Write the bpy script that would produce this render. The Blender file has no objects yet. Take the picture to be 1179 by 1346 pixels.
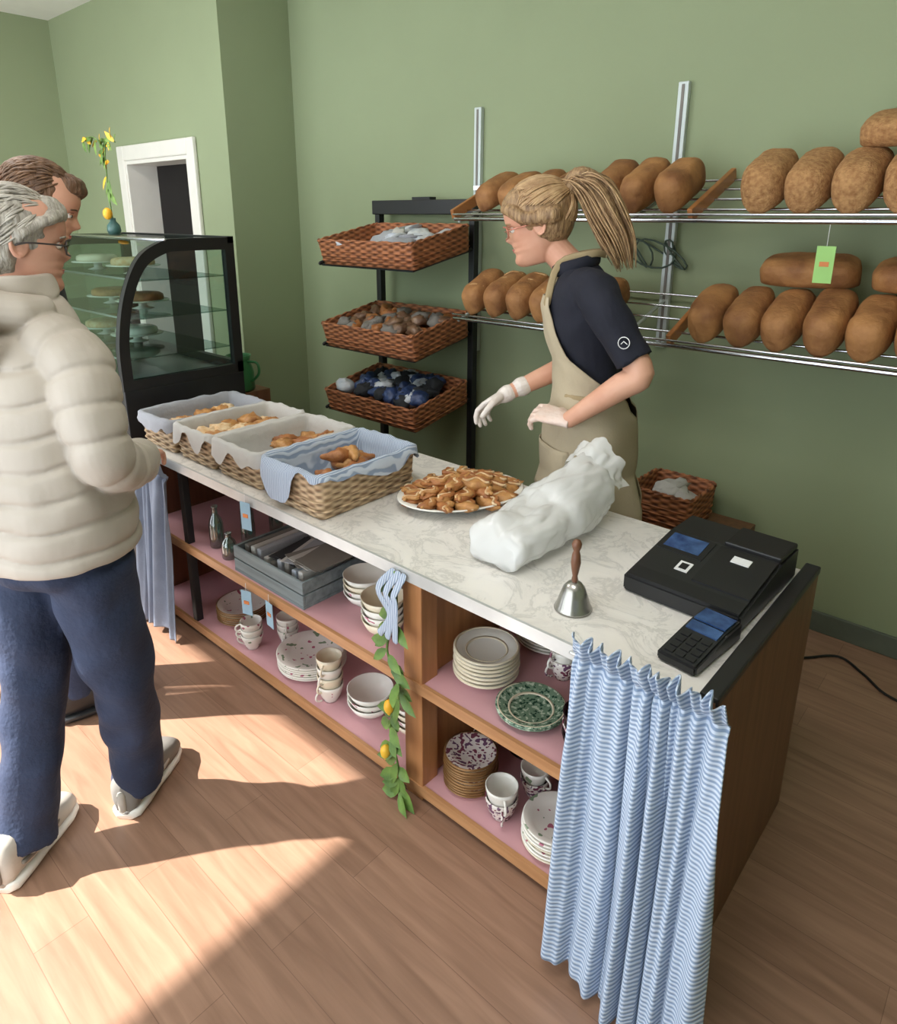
import bpy, bmesh, math, random
from mathutils import Vector, Matrix, noise
random.seed(7)
V=Vector
PI=math.pi
# ------------------------------------------------------------------ materials
def lin(c):
    c=c/255.0
    return c/12.92 if c<=.04045 else ((c+.055)/1.055)**2.4
def C(r,g,b): return (lin(r),lin(g),lin(b),1)
def base(name):
    m=bpy.data.materials.new(name); m.use_nodes=True
    nt=m.node_tree; b=nt.nodes['Principled BSDF']
    return m,nt,b
def N(nt,t,**k):
    n=nt.nodes.new(t)
    for a,v in k.items(): setattr(n,a,v)
    return n
def mat(name,c,rough=.6,metal=0,var=.12,scale=8,bump=0,bscale=60,c2=None,stretch=None,spec=.5,alpha=None):
    m,nt,b=base(name)
    tc=N(nt,'ShaderNodeTexCoord')
    mp=N(nt,'ShaderNodeMapping'); nt.links.new(tc.outputs['Object'],mp.inputs[0])
    if stretch: mp.inputs['Scale'].default_value=stretch
    nz=N(nt,'ShaderNodeTexNoise'); nz.inputs['Scale'].default_value=scale; nz.inputs['Detail'].default_value=4
    nt.links.new(mp.outputs[0],nz.inputs['Vector'])
    r=N(nt,'ShaderNodeValToRGB'); nt.links.new(nz.outputs['Fac'],r.inputs[0])
    a=C(*c); 
    if c2 is None: d=tuple(x*(1-var) for x in a[:3])+(1,); e=tuple(min(1,x*(1+var)) for x in a[:3])+(1,)
    else: d=a; e=C(*c2)
    r.color_ramp.elements[0].position=.32; r.color_ramp.elements[1].position=.68
    r.color_ramp.elements[0].color=d; r.color_ramp.elements[1].color=e
    nt.links.new(r.outputs[0],b.inputs['Base Color'])
    b.inputs['Roughness'].default_value=rough; b.inputs['Metallic'].default_value=metal
    b.inputs['Specular IOR Level'].default_value=spec
    if bump:
        n2=N(nt,'ShaderNodeTexNoise'); n2.inputs['Scale'].default_value=bscale; n2.inputs['Detail'].default_value=5
        nt.links.new(mp.outputs[0],n2.inputs['Vector'])
        bp=N(nt,'ShaderNodeBump'); bp.inputs['Strength'].default_value=bump; bp.inputs['Distance'].default_value=.01
        nt.links.new(n2.outputs['Fac'],bp.inputs['Height']); nt.links.new(bp.outputs[0],b.inputs['Normal'])
    return m
def math_(nt,op,a,b=None):
    n=N(nt,'ShaderNodeMath',operation=op)
    for i,x in enumerate((a,b)):
        if x is None: continue
        if isinstance(x,(int,float)): n.inputs[i].default_value=x
        else: nt.links.new(x,n.inputs[i])
    return n.outputs[0]
def wicker(name,c1,c2,kz=330,kx=110):
    m,nt,b=base(name)
    tc=N(nt,'ShaderNodeTexCoord'); sp=N(nt,'ShaderNodeSeparateXYZ'); nt.links.new(tc.outputs['Object'],sp.inputs[0])
    s=math_(nt,'ADD',sp.outputs[0],sp.outputs[1])
    a=math_(nt,'SINE',math_(nt,'MULTIPLY',sp.outputs[2],kz))
    q=math_(nt,'SINE',math_(nt,'MULTIPLY',s,kx))
    v=math_(nt,'MULTIPLY',a,q); v=math_(nt,'ADD',math_(nt,'MULTIPLY',v,.5),.5)
    nz=N(nt,'ShaderNodeTexNoise'); nz.inputs['Scale'].default_value=25; nt.links.new(tc.outputs['Object'],nz.inputs['Vector'])
    v2=math_(nt,'ADD',math_(nt,'MULTIPLY',v,.7),math_(nt,'MULTIPLY',nz.outputs['Fac'],.4))
    r=N(nt,'ShaderNodeValToRGB'); nt.links.new(v2,r.inputs[0])
    r.color_ramp.elements[0].position=.15; r.color_ramp.elements[1].position=.75
    r.color_ramp.elements[0].color=C(*c1); r.color_ramp.elements[1].color=C(*c2)
    nt.links.new(r.outputs[0],b.inputs['Base Color']); b.inputs['Roughness'].default_value=.65
    bp=N(nt,'ShaderNodeBump'); bp.inputs['Strength'].default_value=.9; bp.inputs['Distance'].default_value=.006
    nt.links.new(v,bp.inputs['Height']); nt.links.new(bp.outputs[0],b.inputs['Normal'])
    return m
def stripes(name,c1,c2,axis=2,period=.012,rough=.85,diag=0):
    m,nt,b=base(name)
    tc=N(nt,'ShaderNodeTexCoord'); sp=N(nt,'ShaderNodeSeparateXYZ'); nt.links.new(tc.outputs['Object'],sp.inputs[0])
    src=sp.outputs[axis]
    if diag: src=math_(nt,'ADD',src,math_(nt,'MULTIPLY',sp.outputs[0],diag))
    nz=N(nt,'ShaderNodeTexNoise'); nz.inputs['Scale'].default_value=9; nt.links.new(tc.outputs['Object'],nz.inputs['Vector'])
    src=math_(nt,'ADD',src,math_(nt,'MULTIPLY',nz.outputs['Fac'],.02))
    a=math_(nt,'SINE',math_(nt,'MULTIPLY',src,2*PI/period))
    a=math_(nt,'ADD',math_(nt,'MULTIPLY',a,.5),.5)
    r=N(nt,'ShaderNodeValToRGB'); nt.links.new(a,r.inputs[0])
    r.color_ramp.elements[0].position=.30; r.color_ramp.elements[1].position=.70
    r.color_ramp.elements[0].color=C(*c1); r.color_ramp.elements[1].color=C(*c2)
    nt.links.new(r.outputs[0],b.inputs['Base Color']); b.inputs['Roughness'].default_value=rough
    bp=N(nt,'ShaderNodeBump'); bp.inputs['Strength'].default_value=.4; bp.inputs['Distance'].default_value=.003
    nt.links.new(a,bp.inputs['Height']); nt.links.new(bp.outputs[0],b.inputs['Normal'])
    return m
def floral(name,bg,spots,scale=40,th=.32):
    m,nt,b=base(name)
    tc=N(nt,'ShaderNodeTexCoord')
    vo=N(nt,'ShaderNodeTexNoise'); vo.inputs['Scale'].default_value=scale; vo.inputs['Detail'].default_value=1; nt.links.new(tc.outputs['Object'],vo.inputs['Vector'])
    r=N(nt,'ShaderNodeValToRGB'); nt.links.new(vo.outputs['Fac'],r.inputs[0]); r.color_ramp.interpolation='CONSTANT'
    e=r.color_ramp.elements; e[0].position=0; e[0].color=C(*spots[0]); e[1].position=th; e[1].color=C(*bg)
    n=e.new(1-th); n.color=C(*spots[1])
    nt.links.new(r.outputs[0],b.inputs['Base Color']); b.inputs['Roughness'].default_value=.2
    return m
def glass(name,fac=.12,tint=(225,240,235)):
    m=bpy.data.materials.new(name); m.use_nodes=True; nt=m.node_tree; nt.nodes.clear()
    o=N(nt,'ShaderNodeOutputMaterial'); mx=N(nt,'ShaderNodeMixShader'); t=N(nt,'ShaderNodeBsdfTransparent'); g=N(nt,'ShaderNodeBsdfGlossy')
    t.inputs[0].default_value=C(*tint); g.inputs['Roughness'].default_value=.03
    lw=N(nt,'ShaderNodeLayerWeight'); lw.inputs[0].default_value=.25
    f=math_(nt,'ADD',math_(nt,'MULTIPLY',lw.outputs['Facing'],.4),fac)
    nt.links.new(f,mx.inputs[0]); nt.links.new(t.outputs[0],mx.inputs[1]); nt.links.new(g.outputs[0],mx.inputs[2]); nt.links.new(mx.outputs[0],o.inputs[0])
    return m
def wood(name,c1,c2,axis='X',rough=.45):
    st={'X':(1.2,14,14),'Y':(14,1.2,14),'Z':(14,14,1.2)}[axis]
    return mat(name,c1,rough,scale=3,c2=c2,stretch=st,bump=.05,bscale=10)
def floor_mat():
    m,nt,b=base('floor_laminate')
    tc=N(nt,'ShaderNodeTexCoord')
    br=N(nt,'ShaderNodeTexBrick'); nt.links.new(tc.outputs['Object'],br.inputs['Vector'])
    br.offset=.37; br.inputs['Scale'].default_value=1; br.inputs['Brick Width'].default_value=1.1; br.inputs['Row Height'].default_value=.125
    br.inputs['Mortar Size'].default_value=.0009; br.inputs['Mortar Smooth'].default_value=.3
    br.inputs['Color1'].default_value=C(160,126,104); br.inputs['Color2'].default_value=C(147,114,93); br.inputs['Mortar'].default_value=C(124,94,76)
    mp=N(nt,'ShaderNodeMapping'); mp.inputs['Scale'].default_value=(1.5,16,1); nt.links.new(tc.outputs['Object'],mp.inputs[0])
    nz=N(nt,'ShaderNodeTexNoise'); nz.inputs['Scale'].default_value=2.2; nz.inputs['Detail'].default_value=6; nz.inputs['Distortion'].default_value=.6
    nt.links.new(mp.outputs[0],nz.inputs['Vector'])
    r=N(nt,'ShaderNodeValToRGB'); nt.links.new(nz.outputs['Fac'],r.inputs[0])
    r.color_ramp.elements[0].position=.3; r.color_ramp.elements[1].position=.7
    r.color_ramp.elements[0].color=(.74,.71,.69,1); r.color_ramp.elements[1].color=(1.08,1.08,1.08,1)
    mx=N(nt,'ShaderNodeMixRGB',blend_type='MULTIPLY'); mx.inputs[0].default_value=1
    nt.links.new(br.outputs['Color'],mx.inputs[1]); nt.links.new(r.outputs[0],mx.inputs[2])
    nt.links.new(mx.outputs[0],b.inputs['Base Color']); b.inputs['Roughness'].default_value=.36
    return m
def marble_mat():
    m,nt,b=base('marble_top')
    tc=N(nt,'ShaderNodeTexCoord')
    nz=N(nt,'ShaderNodeTexNoise'); nz.inputs['Scale'].default_value=6; nz.inputs['Detail'].default_value=9; nz.inputs['Roughness'].default_value=.68; nz.inputs['Distortion'].default_value=1.2
    nt.links.new(tc.outputs['Object'],nz.inputs['Vector'])
    r=N(nt,'ShaderNodeValToRGB'); nt.links.new(nz.outputs['Fac'],r.inputs[0])
    e=r.color_ramp.elements; e[0].position=.30; e[0].color=C(212,209,204); e[1].position=.62; e[1].color=C(230,227,221)
    n=e.new(.46); n.color=C(226,223,217); n=e.new(.50); n.color=C(202,200,195); n=e.new(.54); n.color=C(226,223,218)
    nt.links.new(r.outputs[0],b.inputs['Base Color']); b.inputs['Roughness'].default_value=.3
    return m
WALL=mat('sage_paint',(148,160,126),.85,var=.03,scale=1.5,bump=.04,bscale=90)
M_floor=floor_mat(); M_marble=marble_mat()
M_white=mat('white_paint',(232,230,222),.5,var=.02)
M_ceil=mat('ceiling_paint',(235,235,228),.9,var=.02)
M_black=mat('black_metal',(22,23,25),.45,var=.1)
M_blackpl=mat('black_plastic',(30,31,33),.35,var=.1)
M_dark=mat('doorway_shade',(22,18,16),.9)  # near-black colour standing for shade inside the doorway
M_chrome=mat('chrome',(205,208,212),.22,1,var=.03)
M_steel=mat('aluminium',(190,195,195),.35,.8,var=.04)
M_post=mat('post_grey',(196,206,204),.45,.2,var=.03)
M_oak=wood('orange_oak',(160,108,66),(184,130,84),'Z')
M_oakx=wood('oak_edge',(164,116,76),(188,140,96),'X')
M_panel=wood('brown_panel',(104,70,48),(126,86,60),'Z')
M_pink=mat('pink_shelf',(204,156,162),.6,var=.05,scale=4)
M_pinkd=mat('pink_backing',(156,112,108),.7,var=.06)
M_woodd=wood('divider_wood',(150,95,48),(178,118,66),'Y')
M_wk=wicker('wicker_tan',(112,84,58),(212,184,148),kz=260,kx=85)
M_wkb=wicker('wicker_brown',(84,46,28),(178,114,74),kz=230,kx=80)
M_cloth=mat('linen_grey',(192,190,186),.9,var=.05,bump=.3,bscale=40)
M_cloth2=mat('linen_bluegrey',(160,163,170),.9,var=.07,bump=.3,bscale=40)
M_strc=stripes('blue_seersucker',(134,153,180),(192,204,220),2,.0100)
M_strb=stripes('blue_stripe_cloth',(138,154,178),(190,200,214),0,.007,diag=.0)
M_curl=mat('curtain_bluegrey',(134,144,162),.85,var=.08,scale=14,bump=.2)
M_past=mat('pastry_golden',(200,150,90),.5,c2=(156,102,54),scale=30,bump=.4,bscale=70)
M_past2=mat('pastry_cream',(228,206,170),.6,c2=(210,168,118),scale=40,bump=.3)
M_past3=mat('pastry_dark',(136,80,42),.45,c2=(178,118,66),scale=30,bump=.4)
M_loaf=mat('loaf_crust',(174,124,74),.7,c2=(124,80,44),scale=11,bump=.5,bscale=50)
M_loaf2=mat('loaf_seeded',(192,148,98),.8,c2=(152,106,64),scale=70,bump=.7,bscale=190)
M_loaf3=mat('loaf_flour',(206,170,122),.8,c2=(165,118,72),scale=22,bump=.5,bscale=60)
M_porc=mat('porcelain',(234,232,224),.18,var=.02)
M_porcb=mat('porcelain_cream',(228,218,194),.22,var=.03)
M_flor=floral('porcelain_floral',(232,228,220),((176,104,124),(128,148,120)),34,.32)
M_flor2=floral('porcelain_purple_floral',(224,216,210),((120,66,84),(106,74,100)),60,.41)
M_green=floral('green_transfer',(112,138,116),((40,70,56),(184,198,178)),90,.40)
M_gold=mat('gold_rim',(140,104,64),.3,.4)
M_plum=mat('dark_glaze',(52,34,38),.2)
M_glassp=glass('clear_glass',.06,(190,208,202))
M_glassb=glass('bottle_glass',.2,(205,222,215))
M_crate=wood('crate_bluegrey',(104,114,118),(130,142,144),'X',.7)
M_tag=mat('tag_blue',(150,184,206),.6,var=.04)
M_tago=mat('tag_orange',(214,130,70),.6)
M_tagg=mat('tag_green',(150,200,110),.55,var=.04)
M_leaf=mat('leaf',(70,102,44),.5,c2=(118,150,70),scale=20)
M_lemon=mat('lemon',(226,190,60),.45,c2=(234,170,40),bump=.2)
M_skin=mat('skin',(214,164,138),.5,c2=(204,148,122),scale=10,bump=.03)
M_skin2=mat('skin_elder',(206,158,134),.55,c2=(196,140,118),scale=12,bump=.08)
M_glove=mat('vinyl_glove',(216,204,196),.35,c2=(228,220,214),scale=30,bump=.3)
M_glove2=mat('thin_glove',(222,192,176),.35,c2=(230,212,202),scale=22,bump=.3)
M_navy=mat('navy_polo',(20,23,37),.85,var=.1,bump=.15)
M_apron=mat('apron_canvas',(178,165,140),.9,var=.05,scale=6,bump=.15,bscale=120)
M_strap=mat('apron_strap',(160,142,108),.85)
M_jeans=mat('jeans_navy',(32,42,66),.85,c2=(44,56,82),scale=9,bump=.3,bscale=80)
M_puf=mat('puffer_cream',(178,169,157),.6,var=.03,scale=6,bump=.2,bscale=22)
M_sneak=mat('sneaker_white',(184,178,168),.6,var=.10,scale=20)
M_sneakg=mat('sneaker_grey',(124,120,114),.7,var=.1)
M_bjack=mat('dark_jacket',(40,42,46),.8)
M_blue=mat('blue_packet',(40,54,90),.4,c2=(58,78,122),scale=30,bump=.4)
M_wpack=mat('white_packet',(216,218,220),.35,c2=(180,190,204),scale=20,bump=.5,bscale=30)
M_dpack=mat('brown_packet',(94,66,50),.35,c2=(140,110,84),scale=30,bump=.5,bscale=30)
M_screen=mat('screen_blue',(36,56,96),.15,c2=(62,92,138),scale=30)
M_label=mat('label_white',(226,228,228),.5)
M_bellm=mat('bell_metal',(172,170,164),.25,.85)
M_bellh=mat('bell_handle',(110,72,50),.4)
M_canm=mat('green_enamel',(58,122,74),.3)
M_rubber=mat('black_cable',(18,18,18),.6)
M_lens=glass('spectacle_glass',.05)
M_frame=mat('spectacle_frame',(196,130,110),.3,.3)
M_framed=mat('spectacle_frame_dark',(60,54,52),.3,.3)
M_lip=mat('lips',(184,104,98),.5)
M_eyew=mat('eye_white',(232,228,222),.2)
M_iris=mat('iris',(60,70,74),.15)
def hairm(name,c1,c2,st=(40,40,6)):
    return mat(name,c1,.5,c2=c2,scale=2.5,stretch=st,bump=.5,bscale=4)
M_hairb=hairm('hair_blonde',(112,84,58),(178,146,106))
M_hairb2=mat('hair_blonde_strand',(150,116,80),.45,c2=(196,164,122),scale=30)
M_hairg=hairm('hair_grey',(126,120,110),(182,176,164))
M_hairg2=mat('hair_grey_strand',(142,136,126),.5,c2=(190,184,172),scale=40)
M_hairm=hairm('hair_brown',(84,60,44),(118,86,62))
M_hairm2=mat('hair_brown_strand',(88,64,46),.5,c2=(126,94,68),scale=40)
def bag_mat():
    m,nt,b=base('plastic_bag_film')
    b.inputs['Base Color'].default_value=C(234,235,234); b.inputs['Roughness'].default_value=.22
    o=nt.nodes['Material Output']
    tr=N(nt,'ShaderNodeBsdfTransparent'); tl=N(nt,'ShaderNodeBsdfTranslucent'); tl.inputs[0].default_value=C(238,238,236)
    m1=N(nt,'ShaderNodeMixShader'); m1.inputs[0].default_value=.22; nt.links.new(b.outputs[0],m1.inputs[1]); nt.links.new(tl.outputs[0],m1.inputs[2])
    m2=N(nt,'ShaderNodeMixShader'); m2.inputs[0].default_value=.15; nt.links.new(m1.outputs[0],m2.inputs[1]); nt.links.new(tr.outputs[0],m2.inputs[2])
    nt.links.new(m2.outputs[0],o.inputs[0])
    return m
M_bag=bag_mat()

# ------------------------------------------------------------------ mesh builder
def cr(pts,n):
    P=[tuple(p) for p in pts]; out=[]
    for i in range(len(P)-1):
        p0=P[max(i-1,0)];p1=P[i];p2=P[i+1];p3=P[min(i+2,len(P)-1)]
        for k in range(n):
            t=k/n
            out.append(tuple(.5*((2*b)+(-a+c)*t+(2*a-5*b+4*c-d)*t*t+(-a+3*b-3*c+d)*t**3) for a,b,c,d in zip(p0,p1,p2,p3)))
    out.append(P[-1]); return out
def seam(z,per,w):
    d=abs((z/per)%1.0-.5)*per
    d=per/2-d
    return -math.exp(-(d/w)**2)+.35*math.sin(PI*min(1,d/(per/2))*.5)
class MB:
    def __init__(s,name): s.name=name; s.v=[];s.f=[];s.fm=[];s.fs=[];s.mats=[]; s.X=Matrix.Identity(4)
    def mi(s,m):
        if m not in s.mats: s.mats.append(m)
        return s.mats.index(m)
    def add(s,vs,fs,m,sm=True):
        o=len(s.v); s.v+=[s.X@V(p) for p in vs]; i=s.mi(m)
        for f in fs: s.f.append([o+a for a in f]); s.fm.append(i); s.fs.append(sm)
        return s
    def rings(s,R,m,closed=True,c0=True,c1=True,sm=True):
        n=len(R[0]); vs=[p for r in R for p in r]; fs=[]
        for i in range(len(R)-1):
            for j in range(n if closed else n-1):
                a=i*n+j;b=i*n+(j+1)%n; fs.append((a,b,b+n,a+n))
        if c0: fs.append(tuple(range(n))[::-1])
        if c1: fs.append(tuple((len(R)-1)*n+j for j in range(n)))
        return s.add(vs,fs,m,sm)
    def box(s,x0,x1,y0,y1,z0,z1,m,bev=0,rz=0,rx=0,seg=2):
        bm=bmesh.new(); bmesh.ops.create_cube(bm,size=1)
        bmesh.ops.scale(bm,vec=(x1-x0,y1-y0,z1-z0),verts=bm.verts)
        if bev: bmesh.ops.bevel(bm,geom=bm.edges[:],offset=bev,segments=seg,affect='EDGES',profile=.5)
        T=Matrix.Translation(((x0+x1)/2,(y0+y1)/2,(z0+z1)/2))@Matrix.Rotation(rz,4,'Z')@Matrix.Rotation(rx,4,'X')
        bm.verts.index_update(); vs=[T@v.co for v in bm.verts]; fs=[[v.index for v in f.verts] for f in bm.faces]; bm.free()
        return s.add(vs,fs,m,False)
    def lathe(s,prof,m,c=(0,0,0),seg=40,sx=1,sy=1,rot=0,closed=False):
        R=[]
        for r,z in prof:
            ring=[]
            for k in range(seg):
                a=2*PI*k/seg; x=math.cos(a)*r*sx; y=math.sin(a)*r*sy
                ring.append(V((x*math.cos(rot)-y*math.sin(rot),x*math.sin(rot)+y*math.cos(rot),z))+V(c))
            R.append(ring)
        if closed: R.append(R[0]); return s.rings(R,m,True,False,False)
        return s.rings(R,m,True,True,True)
    def tube(s,pts,rad,m,seg=10,n=1,flat=None,cap='round',closed=False):
        P=[V(p) for p in pts]
        if isinstance(rad,(int,float)): rad=[rad]*len(P)
        if n>1:
            q=cr([tuple(p)+(r,) for p,r in zip(P,rad)],n); P=[V(a[:3]) for a in q]; rad=[a[3] for a in q]
        if cap=='round' and not closed:
            t0=(P[0]-P[1]).normalized(); t1=(P[-1]-P[-2]).normalized(); r0=rad[0]; r1=rad[-1]
            P=[P[0]+t0*r0*.97,P[0]+t0*r0*.7]+P+[P[-1]+t1*r1*.7,P[-1]+t1*r1*.97]; rad=[r0*.25,r0*.72]+list(rad)+[r1*.72,r1*.25]
        R=[]; up=None
        for i,p in enumerate(P):
            if closed: t=(P[(i+1)%len(P)]-P[i-1]).normalized()
            else: t=(P[min(i+1,len(P)-1)]-P[max(i-1,0)]).normalized()
            if up is None:
                up=V((0,0,1)) if abs(t.z)<.9 else V((0,1,0))
                if flat: up=V(flat[0])
            if flat: up=V(flat[0])
            u=(up-t*up.dot(t)); u.normalize(); w=t.cross(u); up=u
            a,b=(1,1) if not flat else (flat[1],flat[2])
            R.append([p+u*math.cos(2*PI*k/seg)*rad[i]*a+w*math.sin(2*PI*k/seg)*rad[i]*b for k in range(seg)])
        if closed: R.append(R[0]); return s.rings(R,m,True,False,False)
        return s.rings(R,m)
    def ell(s,c,r,m,rz=0,rx=0,ry=0,nu=16,nv=10,amp=0,fr=8,flatb=0):
        T=Matrix.Rotation(rz,3,'Z')@Matrix.Rotation(ry,3,'Y')@Matrix.Rotation(rx,3,'X'); R=[]
        off=V((random.random()*50,random.random()*50,0))
        for i in range(nv+1):
            ph=-PI/2+PI*i/nv; ph=max(-PI/2+.02,min(PI/2-.02,ph)); ring=[]
            for k in range(nu):
                a=2*PI*k/nu; d=V((math.cos(ph)*math.cos(a),math.cos(ph)*math.sin(a),math.sin(ph)))
                e=1+(amp*noise.noise(d*fr*.3+off) if amp else 0)
                q=V((d.x*r[0]*e,d.y*r[1]*e,d.z*r[2]*e))
                if flatb and q.z<-r[2]*flatb: q.z=-r[2]*flatb
                ring.append(V(c)+T@q)
            R.append(ring)
        return s.rings(R,m)
    def grid(s,fn,nu,nv,m,sm=True):
        vs=[fn(i/nu,j/nv) for j in range(nv+1) for i in range(nu+1)]; fs=[]
        for j in range(nv):
            for i in range(nu):
                a=j*(nu+1)+i; fs.append((a,a+1,a+nu+2,a+nu+1))
        return s.add(vs,fs,m,sm)
    def loft(s,secs,m,Rv=(1,0,0),Fv=(0,1,0),seg=28,n=4,puff=None,ex=2.0):
        Rv=V(Rv);Fv=V(Fv); S=cr(secs,n) if n>1 else secs; R=[]
        for q in S:
            c=V(q[:3]); a,b=q[3],q[4]
            ring=[]
            for j in range(seg):
                t=2*PI*j/seg; ct,st=math.cos(t),math.sin(t)
                ct=math.copysign(abs(ct)**(2/ex),ct); st=math.copysign(abs(st)**(2/ex),st)
                k=0
                if puff: k=puff[0]*seam(c.z+.006*math.sin(t*2+c.z*9)+.004*math.sin(t*5),puff[1],puff[2])
                ring.append(c+Rv*(a+k)*ct+Fv*(b+k)*st)
            R.append(ring)
        return s.rings(R,m)
    def build(s,parent=None,voxel=None,smooth=0,solid=0,subs=0,lump=None):
        me=bpy.data.meshes.new(s.name); me.from_pydata([tuple(p) for p in s.v],[],s.f)
        for m in s.mats: me.materials.append(m)
        me.polygons.foreach_set('material_index',s.fm); me.polygons.foreach_set('use_smooth',s.fs)
        bm=bmesh.new(); bm.from_mesh(me); bmesh.ops.recalc_face_normals(bm,faces=bm.faces); bm.to_mesh(me); bm.free()
        o=bpy.data.objects.new(s.name,me); bpy.context.collection.objects.link(o)
        if voxel:
            md=o.modifiers.new('r','REMESH'); md.mode='VOXEL'; md.voxel_size=voxel; md.use_smooth_shade=True
            if smooth: sm=o.modifiers.new('s','SMOOTH'); sm.factor=.5; sm.iterations=smooth
            dg=bpy.context.evaluated_depsgraph_get(); dg.update()
            nm=bpy.data.meshes.new_from_object(o.evaluated_get(dg)); o.modifiers.clear(); o.data=nm
            nm.materials.clear(); nm.materials.append(s.mats[0])
            np_=len(nm.polygons)
            nm.polygons.foreach_set('use_smooth',[True]*np_); nm.polygons.foreach_set('material_index',[0]*np_)
            if lump:
                nr=[v.normal.copy() for v in nm.vertices]
                for v,n_ in zip(nm.vertices,nr):
                    v.co+=n_*lump[0]*noise.noise(v.co*lump[1])
        if solid: md=o.modifiers.new('t','SOLIDIFY'); md.thickness=solid; md.offset=0
        if subs: md=o.modifiers.new('u','SUBSURF'); md.levels=subs; md.render_levels=subs
        if parent: o.parent=parent
        return o
def empty(name,loc=(0,0,0)):
    e=bpy.data.objects.new(name,None); bpy.context.collection.objects.link(e); e.empty_display_size=.1; return e
def rrect(cx,cy,hx,hy,r,n=12,z=0):
    pts=[]; 
    cs=[(cx+hx-r,cy+hy-r,0),(cx-hx+r,cy+hy-r,PI/2),(cx-hx+r,cy-hy+r,PI),(cx+hx-r,cy-hy+r,1.5*PI)]
    for i,(x,y,a0) in enumerate(cs):
        for k in range(5):
            a=a0+PI/2*k/4; pts.append(V((x+r*math.cos(a),y+r*math.sin(a),z)))
        x2,y2,a2=cs[(i+1)%4]; p=pts[-1]; q=V((x2+r*math.cos(a2),y2+r*math.sin(a2),z))
        for k in range(1,n): pts.append(p.lerp(q,k/n))
    return pts

# ================================================================== people
def frame(o,F,pitch=0,roll=0):
    F=V((F[0],F[1],0)).normalized(); R=V((F.y,-F.x,0)); U=V((0,0,1))
    T=Matrix(((R.x,F.x,U.x,o[0]),(R.y,F.y,U.y,o[1]),(R.z,F.z,U.z,o[2]),(0,0,0,1)))
    return T@Matrix.Rotation(pitch,4,'X')@Matrix.Rotation(roll,4,'Y')
HT=[(0,.058,.0,.018),(.02,.076,.012,.03),(.07,.088,.02,.040),(.12,.088,.035,.047),(.18,.082,.05,.054),(.225,.0865,.062,.058),(.26,.083,.070,.060),(.30,.0875,.076,.062),(.34,.083,.080,.064),(.42,.084,.088,.069),(.50,.083,.094,.072),(.58,.092,.098,.074),(.70,.093,.100,.077),(.80,.084,.096,.074),(.88,.068,.083,.064),(.94,.047,.063,.048),(.98,.024,.036,.027),(1.0,.004,.006,.004)]
def head(name,o,F,pitch,s,parent,mskin,neck,hair,eyes=True,neckr=.052,nose=.027):
    g=MB(name+'head'); T=frame(o,F,pitch); g.X=T; Hh=.232*s; R=[]
    for q in cr([(a*Hh,b*s,c*s,d*s) for a,b,c,d in HT],4):
        z,f,b,w=q; t=z/Hh; ring=[]
        for k in range(72):
            a=2*PI*k/72; sx=math.sin(a); cy=math.cos(a)
            y=cy*(f if cy>0 else b); x=sx*w*(1.0)
            if cy>0:
                lx=x/s
                x=math.copysign(abs(sx)**.85,sx)*w
                nz=0
                if .30<t<.58:
                    pr=nose*max(0,1-abs(t-.385)/.07)**.7 if t<.385 else nose*max(0,1-(t-.385)/.195)**1.05
                    wd=.010+.006*max(0,1-abs(t-.38)/.07)
                    nz=pr*math.exp(-(lx/wd)**2)
                y+=nz*s
                y-=s*.010*math.exp(-((abs(lx)-.032)/.016)**2-((t-.505)/.045)**2)
                y+=s*.004*math.exp(-((abs(lx)-.04)/.02)**2-((t-.40)/.05)**2)
            ring.append((x,y,z))
        R.append(ring)
    g.rings(R,mskin)
    for sd in (-1,1):
        P=[(sd*.073*s,(-.012+.017*math.cos(a))*s-.006*s,(.44+.125*math.sin(a))*Hh+.01*s) for a in [i*2*PI/12 for i in range(12)]]
        P=[(p[0]+sd*.008*s*(1 if (p[1]<-.012*s) else .0),p[1],p[2]) for p in P]
        g.tube(P,.0048*s,mskin,8,closed=True); g.ell((sd*.072*s,-.016*s,.45*Hh),(.007*s,.014*s,.024*s),mskin)
    g.X=Matrix.Identity(4)
    top=T@V((0,-.028*s,.22*Hh)); top2=T@V((0,-.03*s,.42*Hh))
    g.tube([neck,(V(neck)+top)/2,top,top2],[neckr*1.15,neckr,neckr*.98,neckr*.9],mskin,20,n=3)
    g.build(parent,voxel=.003*s,smooth=2)
    e=MB(name+'eyes_mouth'); e.X=T
    for sd in (-1,1):
        e.ell((sd*.031*s,.068*s,.50*Hh),(.012*s,.011*s,.0095*s),M_eyew); e.ell((sd*.0315*s,.0755*s,.498*Hh),(.0055*s,.005*s,.0055*s),M_iris)
        e.tube([(sd*.016*s,.086*s,.572*Hh),(sd*.032*s,.086*s,.59*Hh),(sd*.05*s,.072*s,.575*Hh)],.0024*s,hair,6,n=3)
        e.tube([(sd*.018*s,.077*s,.515*Hh),(sd*.031*s,.0805*s,.535*Hh),(sd*.045*s,.071*s,.515*Hh)],.0018*s,mskin,6,n=3)
    e.tube([(-.022*s,.074*s,.243*Hh),(-.008*s,.0855*s,.252*Hh),(0,.087*s,.249*Hh),(.008*s,.0855*s,.252*Hh),(.022*s,.074*s,.243*Hh)],.0032*s,M_lip,8,n=3)
    e.tube([(-.018*s,.076*s,.233*Hh),(0,.0865*s,.226*Hh),(.018*s,.076*s,.233*Hh)],.0035*s,M_lip,8,n=3)
    e.build(parent)
    return T,Hh
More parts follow.
